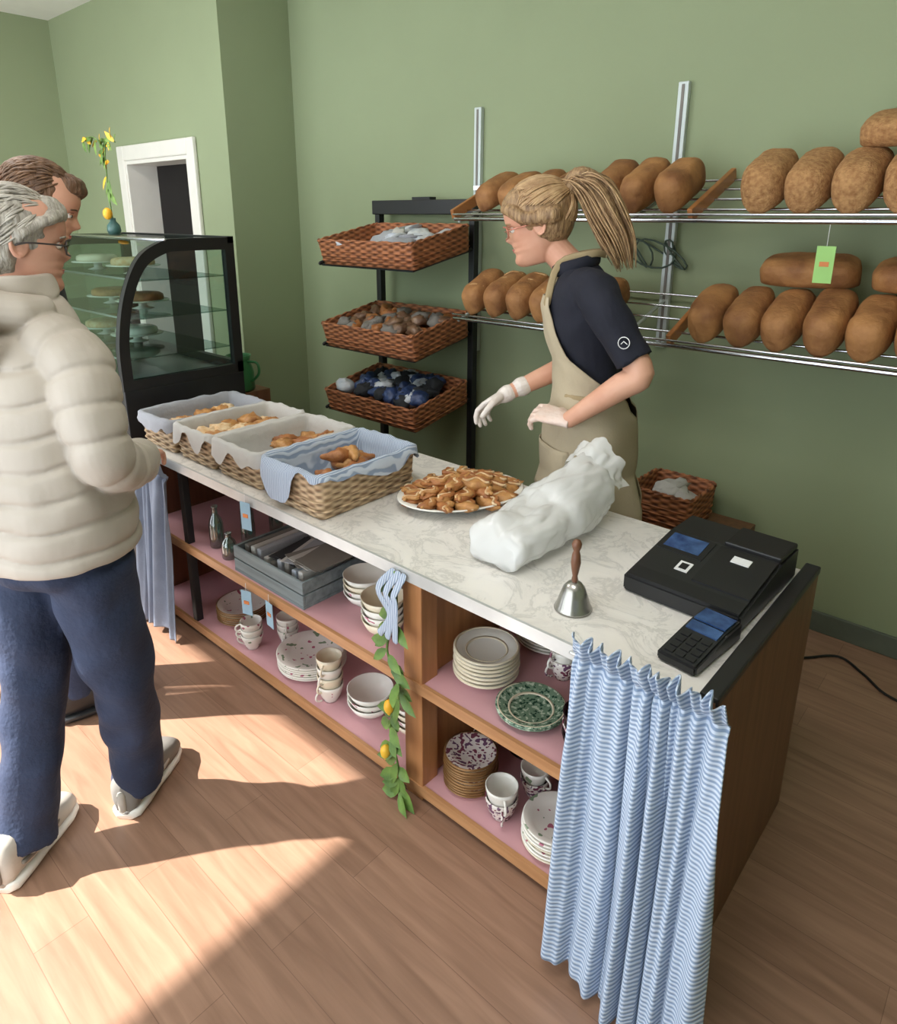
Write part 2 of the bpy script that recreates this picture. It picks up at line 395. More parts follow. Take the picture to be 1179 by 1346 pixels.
def strands(name,T,parent,c,r,tie,n,m,elf_,rad=.0032,jit=.06,kk=1.01):
    g=MB(name); g.X=T; c=V(c); tie=V(tie).normalized()
    for i in range(n):
        phi=-PI+2*PI*(i+random.random()*.8)/n
        el=elf_(phi)+random.uniform(-jit,jit)
        d0=V((math.sin(phi)*math.cos(el),math.cos(phi)*math.cos(el),math.sin(el)))
        td=(tie+V((random.uniform(-.06,.06),0,random.uniform(-.06,.06)))).normalized()
        pts=[];rd=[]; k_=kk+random.uniform(-.01,.02)
        for j in range(9):
            t=j/8; d=(d0*(1-t)+td*t); 
            if d.length<.05: d=V((0,0,1))
            d.normalize()
            if d.dot(tie)<-.2 and 0<t<1: d=(d+V((math.copysign(.3,math.sin(phi)),0,.6))).normalized()
            pts.append(c+V((d.x*r[0],d.y*r[1],d.z*r[2]))*k_); rd.append(rad*(.4 if j==0 else 1))
        g.tube(pts,rd,m,5,n=2)
    return g.build(parent)
def short_hair(name,T,parent,c,r,n,m,hl,rad=.0022,Lk=.035):
    """short tufts combed back/down over the skull: each a small curved lock lying on the surface"""
    g=MB(name); g.X=T; c=V(c)
    k=0
    while k<n:
        phi=random.uniform(-PI,PI); el=random.uniform(-.7,1.5)
        if el<hl(phi): continue
        k+=1
        d=V((math.sin(phi)*math.cos(el),math.cos(phi)*math.cos(el),math.sin(el)))
        tan=V((random.uniform(-.35,.35),-1,-.35 if el>.6 else -.9)); tan=(tan-d*tan.dot(d)).normalized()
        pts=[]
        for j in range(4):
            t=j/3*Lk/r[0]; q=(d+tan*t).normalized(); h_=1.0+.035*math.sin(PI*j/3)+random.uniform(0,.012)
            pts.append(c+V((q.x*r[0],q.y*r[1],q.z*r[2]))*h_)
        g.tube(pts,[rad,rad*1.3,rad,rad*.4],m,5,n=2)
    return g.build(parent)
def specs(name,T,Hh,s,parent,m):
    g=MB(name); g.X=T
    for sd in (-1,1):
        P=[(sd*(.033+.023*math.cos(a))*s,(.096-.006*abs(math.cos(a)))*s-(.008*s if math.cos(a)>.5 else 0),(.485*Hh+.019*s*math.sin(a))) for a in [i*2*PI/20 for i in range(20)]]
        g.tube(P,.0021*s,m,6,closed=True); g.add([V(p) for p in P],[tuple(range(20))],M_lens,False)
        g.tube([(sd*.056*s,.083*s,.50*Hh),(sd*.079*s,.05*s,.505*Hh),(sd*.088*s,-.005*s,.50*Hh),(sd*.082*s,-.025*s,.47*Hh)],.0020*s,m,6,n=3)
    g.tube([(-.011*s,.094*s,.50*Hh),(0,.101*s,.51*Hh),(.011*s,.094*s,.50*Hh)],.0018*s,m,6); g.build(parent)
def hand(name,w,D,Nn,side,curl,s,parent,m,spread=.0,elbow=None,er=(.026,.03)):
    g=MB(name); w=V(w); D=V(D).normalized(); Nn=V(Nn); Nn=(Nn-D*Nn.dot(D)).normalized(); S=D.cross(Nn)*side
    if elbow: 
        e=V(elbow); g.tube([e,e.lerp(w,.3),e.lerp(w,.7),w,w+D*.02*s],[er[1]*1.15,er[1]*1.2,er[1]*.9,er[0],er[0]*.9],m,16,n=3)
    R=[]
    for t,a,b,c0 in ((-.01,.026,.019,0),(.01,.029,.018,0),(.035,.037,.017,.002),(.06,.041,.015,.001),(.082,.041,.013,0),(.092,.034,.009,0)):
        R.append([w+D*t*s+S*(c0+a*math.cos(q))*s+Nn*b*math.sin(q)*s for q in [i*2*PI/20 for i in range(20)]])
    g.rings(R,m)
    for i,(so,L) in enumerate(((.031,.070),(.011,.079),(-.010,.073),(-.030,.057))):
        p=w+D*.078*s+S*so*s; d=(D+S*so*(3+spread)).normalized(); pts=[p]; rad=[.0098*s]; ang=0
        for k,(fr,cu) in enumerate(((.45,.35),(.3,.6),(.25,.45))):
            ang+=cu*curl*(1+.12*i); dd=d*math.cos(ang)+Nn*math.sin(ang); p=p+dd*L*fr*s; pts.append(p); rad.append((.0088-.0009*k)*s)
        g.tube(pts,rad,m,10)
    p=w+D*.022*s+S*.026*s+Nn*.004*s; d=(D*.6+S*.75+Nn*.35).normalized(); p1=p+d*.036*s; d2=(D*.85+S*.45+Nn*.5).normalized(); p2=p1+d2*.030*s; p3=p2+(D*.9+S*.2+Nn*.5).normalized()*.024*s
    g.tube([p,p1,p2,p3],[.0145*s,.0115*s,.0100*s,.0082*s],m,12)
    return g.build(parent,voxel=.0022*s,smooth=1)
def shoe(g,heel,toe,m,ms,s=1,ank=None,side=None):
    h=V(heel);t=V(toe);d=(t-h).normalized();L=(t-h).length; n=V((-d.y,d.x,0))
    for mm,zs in ((ms,0),(m,1)):
        R=[]
        for q,wd,ht in ((-.05,.022,.080),(.0,.037,.112),(.2,.041,.120),(.4,.040,.100),(.6,.045,.072),(.8,.046,.058),(.94,.037,.044),(1.0,.020,.030)):
            c=h+d*L*q
            if zs==0: R.append([c+n*(wd+.003)*math.copysign(abs(math.cos(a))**.7,math.cos(a))*s+V((0,0,.001+.015*(1+math.copysign(abs(math.sin(a))**.5,math.sin(a))))) for a in [i*2*PI/20 for i in range(20)]])
            else: R.append([c+n*wd*s*math.copysign(abs(math.cos(a))**.8,math.cos(a))+V((0,0,.016+ht*.5*s*(1+math.copysign(abs(math.sin(a))**.8,math.sin(a))))) for a in [i*2*PI/20 for i in range(20)]])
        g.rings(R,mm)
    for sd in (-1,1):
        if side: g.tube([h+d*L*.10+n*sd*.041*s+V((0,0,.065)),h+d*L*.35+n*sd*.042*s+V((0,0,.052)),h+d*L*.6+n*sd*.041*s+V((0,0,.058))],.007,side,6,n=3)
    if side: g.tube([h-d*L*.05+V((0,0,.04)),h-d*L*.055+V((0,0,.085))],.012,side,8)
    for q in (.38,.46,.54): g.tube([h+d*L*q-n*.022*s+V((0,0,(.122-.16*(q-.3))*s)),h+d*L*q+n*.022*s+V((0,0,(.122-.16*(q-.3))*s))],.004,m,6)
    if ank: g.tube([h+d*L*.22+V((0,0,.06)),V(ank)],[.042*s,.042*s],m,14)

# ---- barista
B=empty('barista_woman'); Fb=V((-.90,-.43,0)).normalized(); Rb=V((Fb.y,-Fb.x,0))
TS=[(-1.195,2.13,.78,.165,.125),(-1.195,2.13,.88,.178,.135),(-1.195,2.125,.98,.168,.13),(-1.20,2.115,1.08,.140,.108),(-1.21,2.11,1.18,.143,.112),(-1.225,2.10,1.28,.158,.125),(-1.235,2.095,1.36,.165,.122),(-1.24,2.09,1.43,.150,.095),(-1.25,2.085,1.475,.095,.072),(-1.262,2.082,1.50,.060,.060)]
shn=V((-1.10,1.955,1.405)); shf=V((-1.32,2.24,1.41)); eln=V((-.945,1.965,1.185)); elf=V((-1.27,2.245,1.17))
g=MB('polo_shirt'); g.loft(TS[2:],M_navy,Rb,Fb,n=3,ex=2.2)
g.tube([(-1.19,2.02,1.425),shn+V((-.02,.02,.01)),shn.lerp(eln,.3),shn.lerp(eln,.62),shn.lerp(eln,.84)],[.07,.072,.066,.060,.062],M_navy,20,n=3,cap='flat')
g.tube([(-1.28,2.16,1.43),shf,shf.lerp(elf,.4),shf.lerp(elf,.8)],[.07,.066,.058,.056],M_navy,20,n=3,cap='flat')
g.build(B,voxel=.006,smooth=3,lump=(.009,14))
g=MB('polo_collar'); 
cp=[V((-1.262,2.082,1.495))+Rb*.072*math.sin(a)+Fb*(.075*math.cos(a)+.006)+V((0,0,-.022*math.cos(a))) for a in [math.radians(q) for q in range(-165,170,15)]]
g.tube(cp,.013,M_navy,8,flat=((0,0,1),1.7,.5)); g.build(B)
g=MB('trousers')
for sd in (-1,1):
    h=V((-1.195,2.13,.86))+Rb*.085*sd; k=h+V((0,0,-.40))+Rb*.01*sd+Fb*.01; a=V((h.x,h.y,.09))+Rb*.02*sd
    g.tube([h,h.lerp(k,.5),k,k.lerp(a,.4),a],[.095,.082,.062,.058,.045],M_jeans,18,n=3,cap='flat')
g.loft([(-1.195,2.13,.80,.15,.115),(-1.195,2.13,.90,.17,.125),(-1.195,2.125,.99,.158,.12)],M_jeans,Rb,Fb)
g.build(B,voxel=.012,smooth=2)
g=MB('shoes')
for sd in (-1,1):
    a=V((-1.195,2.13,0))+Rb*.105*sd-Fb*.05; shoe(g,a,a+Fb*.25,M_black,M_white,1,ank=V((a.x,a.y,.10))+Fb*.05)
g.build(B)
AS=[(-1.19,2.13,.46,.215,.165),(-1.19,2.13,.65,.208,.160)]+TS[:8]
AA=[(.46,165),(.80,165),(1.05,158),(1.12,110),(1.20,66),(1.30,48),(1.42,36)]
def sec(z):
    for i in range(len(AS)-1):
        if AS[i][2]<=z<=AS[i+1][2]:
            t=(z-AS[i][2])/(AS[i+1][2]-AS[i][2]); return [a+(b-a)*t for a,b in zip(AS[i],AS[i+1])]
    return AS[-1]
def aa(z):
    for i in range(len(AA)-1):
        if AA[i][0]<=z<=AA[i+1][0]:
            t=(z-AA[i][0])/(AA[i+1][0]-AA[i][0]); return math.radians(AA[i][1]+(AA[i+1][1]-AA[i][1])*t)
    return math.radians(36)
def afn(u,v):
    z=1.395-v*(1.395-.47); q=sec(z); th=(u*2-1)*aa(z); fo=.014*max(0,(1.06-z)/.5)*math.sin(th*7+z*3)
    off=.022+fo+.012*noise.noise(V((u*6,z*8,2)))+(.012 if z<1.0 else 0)
    return V((q[0],q[1],z))+Rb*(q[3]+off)*math.sin(th)+Fb*(q[4]+off)*math.cos(th)
g=MB('apron'); g.grid(afn,60,60,M_apron)
def pk(u,v):
    p=afn(.28+.3*u,.55+.19*v); return p+Fb*.008-Rb*.003
g.grid(pk,12,10,M_apron)
g.build(B,solid=.004)
g=MB('apron_straps')
for sd in (-1,1):
    p0=afn(.5+.45*sd,.0)
    g.tube([p0-V((0,0,.02)),V((-1.27,2.085,1.50))+Rb*.065*sd+Fb*.05,V((-1.245,2.09,1.535))+Rb*.055*sd-Fb*.03,V((-1.235,2.095,1.53))-Fb*.062],.012,M_strap,8,n=4,flat=(tuple(Rb),.22,1.0))
wp=[]
for a in range(60,305,12):
    q=sec(1.07); th=math.radians(a); wp.append(V((q[0],q[1],1.07))+Rb*(q[3]+.028)*math.sin(th)+Fb*(q[4]+.028)*math.cos(th))
g.tube(wp,.010,M_strap,8,flat=((0,0,1),1,.25)); g.build(B)
g=MB('shirt_logo'); pl=shn.lerp(eln,.55)+V((.038,-.060,.002))
g.tube([pl+V((.016*math.cos(a),.006*math.cos(a),.018*math.sin(a))) for a in [i*2*PI/16 for i in range(16)]],.0015,M_label,5,closed=True)
g.tube([pl+V((-.009,0,-.004)),pl+V((0,-.002,.005)),pl+V((.010,.002,-.003))],.0015,M_label,5); g.build(B)
T,Hh=head('barista_',(-1.372,2.05,1.500),(-.90,-.43),-.26,1.13,B,M_skin,(-1.262,2.085,1.46),M_hairb,nose=.023)
specs('glasses',T,Hh,1.13,B,M_frame)
g=MB('hair'); g.X=T; s=1.13
g.ell((0,-.018*s,.152*s),(.085*s,.104*s,.098*s),M_hairb,nu=32,nv=20)
g.ell((0,-.035*s,.115*s),(.080*s,.078*s,.075*s),M_hairb,nu=32,nv=20)
g.ell((0,.028*s,.188*s),(.070*s,.070*s,.050*s),M_hairb,nu=32,nv=20,rx=-.35)
for sd in (-1,1): g.tube([(sd*.03*s,.080*s,.180*s),(sd*.068*s,.050*s,.165*s),(sd*.080*s,.015*s,.135*s),(sd*.07*s,-.06*s,.13*s)],[.016*s,.020*s,.020*s,.03*s],M_hairb,12,n=3)
g.ell((0,-.120*s,.195*s),(.030*s,.028*s,.030*s),M_hairb)
g.build(B,voxel=.004,smooth=3,lump=(.002,60))
strands('hair_locks',T,B,(0,-.018*s,.150*s),(.086*s,.107*s,.101*s),(0,-1,.42),150,M_hairb2,lambda p:.62-.75*(abs(p)/PI)**.8 if abs(p)<2.2 else -.55,kk=1.0)
g=MB('ponytail'); g.X=T
pp=[(0,-.115*s,.205*s),(0,-.15*s,.210*s),(0,-.186*s,.168*s),(0,-.206*s,.09*s),(0,-.222*s,.01*s),(0,-.226*s,-.045*s)]
g.tube(pp,[.022*s,.034*s,.040*s,.038*s,.026*s,.008*s],M_hairb,18,n=4)
for i in range(130):
    a=random.uniform(0,2*PI); rr=random.uniform(.7,1.35); c_=[.022,.036,.044,.046,.040,.026]
    g.tube([(p[0]+math.cos(a+.15*k)*c_[k]*rr*s,p[1]+math.sin(a+.15*k)*c_[k]*rr*s,p[2]+random.uniform(-.01,.01)-(.035*random.random() if k==5 else 0)) for k,p in enumerate(pp)],[.0018,.0026,.0026,.0026,.002,.0008],random.choice([M_hairb,M_hairb2]),5,n=4)
g.build(B)
g=MB('hair_tie'); g.X=T; g.tube([(.024*s*math.cos(a),-.126*s,.203*s+.024*s*math.sin(a)) for a in [i*2*PI/14 for i in range(14)]],.006*s,M_black,8,closed=True); g.build(B)
wn=V((-1.150,1.89,1.010))
g=MB('left_arm'); g.tube([shn.lerp(eln,.6),eln,eln.lerp(wn,.25),eln.lerp(wn,.65),wn],[.046,.043,.043,.035,.027],M_skin,18,n=4); g.build(B,voxel=.006,smooth=2)
hand('left_gloved_hand',wn,(-.88,-.12,.12),(-.3,.3,-.9),-1,1.0,1.15,B,M_glove2,3)
wf=V((-1.47,1.99,1.03))
g=MB('right_arm'); g.tube([shf.lerp(elf,.6),elf,elf.lerp(wf,.3),elf.lerp(wf,.7),wf],[.044,.041,.041,.034,.027],M_skin,18,n=4); g.build(B,voxel=.006,smooth=2)
hand('right_gloved_hand',wf,(-.75,-.35,-.55),(.3,-.2,-.9),1,.9,1.15,B,M_glove,2,elbow=elf.lerp(wf,.80),er=(.032,.030))

# ---- lady in puffer jacket
Ly=empty('elderly_customer_woman'); Fl=V((-.35,.94,0)).normalized(); Rl=V((Fl.y,-Fl.x,0))
ax=V((-1.755,.515,0)); L=lambda r,f,z: ax+Rl*r+Fl*f+V((0,0,z))
def LS(r,f,z,a,b): p=L(r,f,z); return (p.x,p.y,p.z,a,b)
JS=[LS(0,0,.865,.190,.155),LS(0,0,.885,.206,.170),LS(0,0,1.0,.203,.168),LS(-.005,.0,1.15,.190,.158),LS(-.01,.01,1.26,.182,.15),LS(-.025,.025,1.35,.165,.135),LS(-.04,.04,1.42,.125,.105),LS(-.05,.055,1.465,.085,.083),LS(-.055,.06,1.50,.072,.078),LS(-.055,.06,1.52,.068,.074)]
g=MB('puffer_jacket'); g.loft(JS,M_puf,Rl,Fl,n=16,ex=2.3,puff=(.0085,.070,.006),seg=56)
def puffarm(pts,r0,r1):
    q=cr(pts,16); P=[];Rd=[]; n=len(q); acc=0
    for i,p in enumerate(q):
        if i: acc+=(V(p)-V(q[i-1])).length
        t=i/(n-1); P.append(p); Rd.append(r0+(r1-r0)*t+.0065*seam(acc+.02,.070,.006))
    g.tube(P,Rd,M_puf,26)
puffarm([L(.07,.02,1.365),L(.150,.015,1.325),L(.200,-.01,1.22),L(.215,.0,1.12),L(.160,.12,1.06),L(.06,.24,1.03)],.080,.052)
puffarm([L(-.12,.02,1.365),L(-.19,.02,1.32),L(-.23,.0,1.20),L(-.245,.02,1.09),L(-.19,.15,1.03),L(-.09,.25,1.01)],.078,.052)
g.tube([L(-.05+.105*math.cos(a),.045+.12*math.sin(a),1.455+.012*math.sin(a*3)) for a in [-PI*.95+PI*.9*i/10 for i in range(11)]],[.03,.042,.045,.048,.05,.052,.05,.048,.045,.042,.03],M_puf,16,n=3)
g.ell(L(-.05,-.110,1.375),(.125,.050,.085),M_puf,rz=math.atan2(Rl.y,Rl.x),amp=.15); g.ell(L(-.05,-.12,1.44),(.105,.045,.04),M_puf,rz=math.atan2(Rl.y,Rl.x))
g.build(Ly,voxel=.0042,smooth=1,lump=(.005,16))
g=MB('jeans')
lh,lk,la=L(-.090,-.0,.84),V((-1.82,.43,.46)),V((-1.775,.335,.075)); rh,rk,ra_=L(.090,.01,.84),V((-1.685,.60,.47)),V((-1.765,.635,.075))
for h_,k_,a_ in ((lh,lk,la),(rh,rk,ra_)):
    g.tube([h_,h_.lerp(k_,.45),k_,k_.lerp(a_,.4),k_.lerp(a_,.8),a_],[.104,.096,.080,.076,.070,.073],M_jeans,22,n=4,cap='flat')
p=L(0,-.005,.84); p2=L(0,0,.97); g.loft([(p.x,p.y,.79,.12,.10),(p.x,p.y,.84,.175,.14),(p2.x,p2.y,.96,.17,.135)],M_jeans,Rl,Fl)
g.build(Ly,voxel=.0075,smooth=2,lump=(.014,11))
g=MB('sneakers'); shoe(g,(-1.740,.262,0),(-1.895,.475,0),M_sneak,M_white,1.10,la,M_sneakg); shoe(g,(-1.730,.572,0),(-1.88,.785,0),M_sneakg,M_white,1.08,ra_,M_sneak); g.build(Ly)
T,Hh=head('customer_',(-1.840,.565,1.475),(.12,1),-.12,1.0,Ly,M_skin2,L(-.055,.05,1.43),M_hairg,nose=.024)
specs('glasses',T,Hh,1.0,Ly,M_framed)
g=MB('hair'); g.X=T
g.ell((0,-.022,.145),(.085,.100,.095),M_hairg,nu=32,nv=20); g.ell((0,-.05,.10),(.077,.066,.075),M_hairg,nu=32,nv=20); g.ell((0,.045,.188),(.060,.054,.040),M_hairg,nu=24,nv=16)
for sd in (-1,1): g.tube([(sd*.02,.082,.188),(sd*.050,.066,.185),(sd*.072,.03,.165),(sd*.074,-.02,.13)],[.013,.015,.015,.02],M_hairg,12,n=3)
g.build(Ly,voxel=.0045,smooth=2,lump=(.005,50))
hl=lambda p:.62 if abs(p)<.8 else (.62-1.0*(abs(p)-.8)/1.0 if abs(p)<1.8 else -.55)
short_hair('hair_locks',T,Ly,(0,-.020,.143),(.085,.101,.097),420,M_hairg2,hl)
for sd,r,f in ((1,.06,.25),(-1,-.09,.26)):
    w_=L(r,f,1.02); hand('right_hand' if sd>0 else 'left_hand',w_,-Rl*sd*.5+Fl*.8+V((0,0,-.1)),(0,0,-1),sd,.9,.95,Ly,M_skin2,1)

# ---- man behind her
Mn=empty('customer_man'); Fm=V((.15,.99,0)).normalized(); Rm=V((Fm.y,-Fm.x,0)); am=V((-2.39,.70,0)); Q=lambda r,f,z: am+Rm*r+Fm*f+V((0,0,z))
def QS(r,f,z,a,b): p=Q(r,f,z); return (p.x,p.y,p.z,a,b)
g=MB('dark_jacket'); g.loft([QS(0,0,.86,.17,.13),QS(0,0,.95,.19,.14),QS(0,0,1.15,.185,.135),QS(0,.01,1.35,.20,.14),QS(0,.02,1.46,.18,.12),QS(0,.03,1.53,.10,.08),QS(0,.04,1.56,.065,.065)],M_bjack,Rm,Fm)
for sd in (-1,1): g.tube([Q(.12*sd,.01,1.45),Q(.20*sd,.0,1.40),Q(.235*sd,-.01,1.17),Q(.235*sd,.02,1.02),Q(.225*sd,.05,.90)],[.075,.070,.056,.048,.042],M_bjack,18,n=3)
g.build(Mn,voxel=.010,smooth=2)
g=MB('trousers')
for sd in (-1,1):
    g.tube([Q(.095*sd,0,.88),Q(.10*sd,.01,.66),Q(.105*sd,.01,.48),Q(.11*sd,-.01,.28),Q(.115*sd,-.02,.08)],[.105,.092,.072,.066,.058],M_jeans,20,n=3,cap='flat')
g.loft([QS(0,0,.82,.12,.10),QS(0,0,.88,.18,.13),QS(0,0,.98,.17,.12)],M_jeans,Rm,Fm); g.build(Mn,voxel=.010,smooth=2)
g=MB('shoes')
for sd in (-1,1): shoe(g,Q(.115*sd,-.08,0),Q(.14*sd,.20,0),M_black,M_blackpl,1.1,Q(.115*sd,-.02,.09))
g.build(Mn)
for sd in (-1,1): hand('right_hand' if sd>0 else 'left_hand',Q(.225*sd,.055,.89),Fm*.15+V((0,0,-1)),-Rm*sd,sd,.8,1.05,Mn,M_skin,1)
T,Hh=head('man_',(-2.375,.78,1.56),(.35,.94),-.34,1.03,Mn,M_skin,Q(0,.04,1.52),M_hairm)
g=MB('hair'); g.X=T
g.ell((0,-.022,.155),(.087,.104,.098),M_hairm,nu=32,nv=20); g.ell((0,-.05,.11),(.080,.064,.075),M_hairm,nu=32,nv=20); g.ell((0,.05,.200),(.062,.056,.040),M_hairm,nu=24,nv=16)
g.build(Mn,voxel=.005,smooth=2,lump=(.005,50))
short_hair('hair_locks',T,Mn,(0,-.020,.153),(.088,.106,.100),420,M_hairm2,lambda p:.66 if abs(p)<.8 else (.66-1.0*(abs(p)-.8)/1.0 if abs(p)<1.8 else -.5),rad=.0024)

# ------------------------------------------------------------------ room shell
WY=2.91; CZ=3.08; LX=-6.27; RX=1.7; FY=-.95; DY=2.42; PX=-3.9
MB('floor').box(LX-.1,RX+.1,FY-.1,WY+.1,-.06,0,M_floor).build()
MB('ceiling').box(LX-.1,RX+.1,FY-.1,WY+.1,CZ,CZ+.08,M_ceil).build()
MB('wall_back').box(PX,RX+.1,WY,WY+.1,0,CZ,WALL).build()
w=MB('wall_recess'); dx0,dx1,dz=-5.22,-4.34,2.02
w.box(LX,dx0,DY,DY+.25,0,CZ,WALL).box(dx1,PX,DY,WY+.1,0,CZ,WALL).box(dx0,dx1,DY,DY+.25,dz,CZ,WALL); w.build()
MB('wall_left').box(LX-.1,LX,FY-.1,DY+.25,0,CZ,WALL).build()
MB('wall_right').box(RX,RX+.1,FY-.1,WY+.1,0,CZ,WALL).build()
w=MB('wall_front_and_sun_blocker')
w.box(LX,-5.9,FY-.1,FY,0,CZ,WALL).box(-5.9,RX,FY-.1,FY,2.75,CZ,WALL).box(-5.9,RX,FY-.1,FY,0,.12,WALL).box(-2.37,-2.22,FY-.1,FY,.12,2.75,WALL).box(.0,RX,FY-.1,FY,.12,2.75,WALL)
w.box(-3.40,2.2,-3.2,FY-.1,2.79,2.84,M_white); w.build()  # added canopy outside, out of view, shaped to cut the sun on the floor
w=MB('window_1')
for x in (-5.9,-4.1,-2.41): w.box(x,x+.04,FY-.07,FY-.03,.12,2.75,M_white)
w.box(-5.9,-2.37,FY-.07,FY-.03,.12,.17,M_white).box(-5.9,-2.37,FY-.07,FY-.03,2.70,2.75,M_white); w.build()
w=MB('window_2')
for x in (-2.22,-.04): w.box(x,x+.04,FY-.09,FY-.05,.12,2.75,M_white)
w.box(-2.18,-.04,FY-.09,FY-.05,2.70,2.75,M_white); w.build()
d=MB('door_1')
d.box(dx0-.10,dx0,DY-.03,DY-.001,0,dz+.10,M_white,.008).box(dx1,dx1+.09,DY-.03,DY-.001,0,dz+.10,M_white,.008).box(dx0,dx1,DY-.03,DY-.001,dz,dz+.10,M_white,.008)
d.box(dx0+.001,dx0+.025,DY-.02,DY+.24,0,dz-.001,M_white).box(dx1-.025,dx1-.001,DY-.02,DY+.24,0,dz-.001,M_white).box(dx0+.025,dx1-.025,DY-.02,DY+.24,dz-.025,dz-.001,M_white)
d.box(dx0+.025,dx1-.025,DY+.20,DY+.24,0,dz-.025,M_dark); d.build()  # dark sheet closes the opening, painted as the unlit space behind
MB('baseboard_back').box(PX,RX,WY-.015,WY,0,.09,mat('baseboard_grey',(96,104,92),.6),.004).build()
MB('baseboard_recess').box(dx1+.09,PX,DY-.015,DY,0,.09,mat('baseboard_green',(120,134,100),.6),.004).build()

# ------------------------------------------------------------------ counter
CX0,CX1,CY0,CY1=-2.78,-.35,1.17,1.87
c=MB('sales_counter')
c.box(CX0,CX1-.02,CY0-.005,CY1,.722,.75,M_marble,.004)
c.box(CX0,CX1-.02,CY0-.012,CY0-.004,.718,.753,mat('counter_edging',(196,200,200),.35,.3))
c.box(CX1-.02,CX1,CY0,CY1,0,.765,M_panel,.003)
c.box(CX1-.036,CX1+.002,CY0,CY1+.005,.751,.772,M_blackpl,.004)
c.box(CX0,CX1-.02,CY1-.02,CY1,.05,.722,M_pinkd)
for z in (.375,.025):
    c.box(CX0+.02,CX1-.02,CY0+.012,CY1-.02,z,z+.025,M_pink)
    c.box(CX0+.02,CX1-.02,CY0,CY0+.012,z-.006,z+.027,M_oakx)
c.box(-1.205,-1.135,CY0+.004,CY0+.07,0,.72,M_oak,.003)
c.box(-1.19,-1.15,CY0+.07,CY1-.02,.40,.72,M_oak).box(-1.19,-1.15,CY0+.07,CY1-.02,.05,.375,M_oak)
c.box(-2.45,-2.42,CY0+.01,CY0+.04,0,.72,M_black,.003)
c.box(CX0,CX0+.02,CY0+.02,CY1,0,.722,M_panel)
c.build()
# ------------------------------------------------------------------ curtains
def curtain(name,x0,x1,xb0,xb1,ytop,ybot,ztop,zbot,folds,amp,m,head=True,seed=0,rise=0,header=.075,split=None):
    g=MB(name)
    def fn(u,v):
        ph=u*folds*2*PI+1.7*math.sin(u*9+seed)+.7*v+.6*math.sin(v*4+u*5)
        k=.30+.8*min(1,max(0,(v-header)*3.5))
        k*=.75+.35*math.sin(u*11+seed*2)
        e=v**1.1
        x=(x0+(x1-x0)*u)*(1-e)+(xb0+(xb1-xb0)*u)*e
        y=ytop+(ybot-ytop)*v**1.2+amp*k*math.sin(ph)+.3*amp*math.sin(2.3*ph+3*v)
        x+=.30*amp*k*math.cos(ph+.6)
        z=ztop+(zbot-ztop)*v
        if v<header:
            q=v/header; y+=-.020*(1-q)+.012*(1-q)*math.sin(u*folds*2*PI*2.6+seed); z+=.010*math.sin(u*folds*2*PI*1.7)*(1-q)
        y+=.012*math.exp(-((v-header)/.013)**2)
        z+=rise*(1-u)*v + .012*v*math.sin(u*7+seed)
        return (x,y,z)
    g.grid(fn,200,110,m); return g.build(solid=.003)
curtain('striped_curtain',-.640,-.315,-.615,-.255,1.128,1.02,.812,.012,6,.023,M_strc,seed=1,rise=.03)
g=MB('curtain_rod'); g.tube([(-.66,1.150,.742),(-.34,1.150,.742)],.004,M_steel); g.build()
curtain('side_curtain',-2.72,-2.44,-2.76,-2.405,1.13,1.08,.742,.02,4,.020,M_curl,seed=3)

# ------------------------------------------------------------------ wicker baskets on counter
def basket(name,cx,cy,hx,hy,z0,h,mw,liner=None,drop=.035,flap=0,fill=None,seed=0,flare=.012,r=.03,tilt=0):
    g=MB(name)
    if tilt: g.X=Matrix.Translation((cx,cy,z0))@Matrix.Rotation(tilt,4,'X')@Matrix.Translation((-cx,-cy,-z0))
    prof=[(-flare-.004,0),(-flare,.004),(-flare*.5,h*.5),(0,h-.006),(0,h),(-.012,h),(-.014,h-.01),(-.014-flare,.01)]
    g.rings([rrect(cx,cy,hx+o,hy+o,max(.008,r+o),14,z0+z) for o,z in prof],mw)
    if not liner:
        P=rrect(cx,cy,hx-.004,hy-.004,r,14,z0+h)
        for ph in (0,PI):
            Qp=[p+V((0,0,.005*math.sin(i*1.4+ph)))+(p-V((cx,cy,p.z))).normalized()*.005*math.cos(i*1.4+ph) for i,p in enumerate(P)]
            g.tube(Qp,.006,mw,6,closed=True)
    for k in range(4):
        zz=z0+h*(.2+.2*k); g.tube(rrect(cx,cy,hx-flare*.5+.001,hy-flare*.5+.001,r,14,zz),.0035,mw,5,closed=True)
    if liner:
        prof=[(-.03,.035),(-.024,h-.03),(-.016,h+.004),(-.003,h+.012),(.008,h+.008),(.012,h-.5*drop),(.014,h-drop)]
        R=[]
        for i,(o,z) in enumerate(prof):
            ring=[]
            for p in rrect(cx,cy,hx+o,hy+o,max(.01,r+o),14,z0+z):
                nn=noise.noise(V((p.x*14,p.y*14,seed*3.1))); n2=noise.noise(V((p.x*40,p.y*40,seed+i)))
                q=p.copy()
                out=(p-V((cx,cy,p.z))).normalized()
                if i>=2: q+=out*(.004*n2+.003)
                if i>=5: q.z+= -(.030*nn)*(i-4)
                if i==2 or i==3: q.z+=.014*abs(nn)+.005*n2
                if flap and i>=4 and p.y<cy-hy*.8:
                    fy=max(0,1-abs((p.x-(cx-hx*.35))/(hx*.62))**1.6)
                    q.z-=flap*fy*((i-3)/3); q.y-=.010*fy
                    if p.x>cx+.03: q.z=min(q.z+.02,z0+h+.01)
                ring.append(q)
            R.append(ring)
        g.rings(R,liner,True,True,False)
    if fill: fill(g,cx,cy,hx-.035,hy-.035,z0+.04,h)
    return g.build()
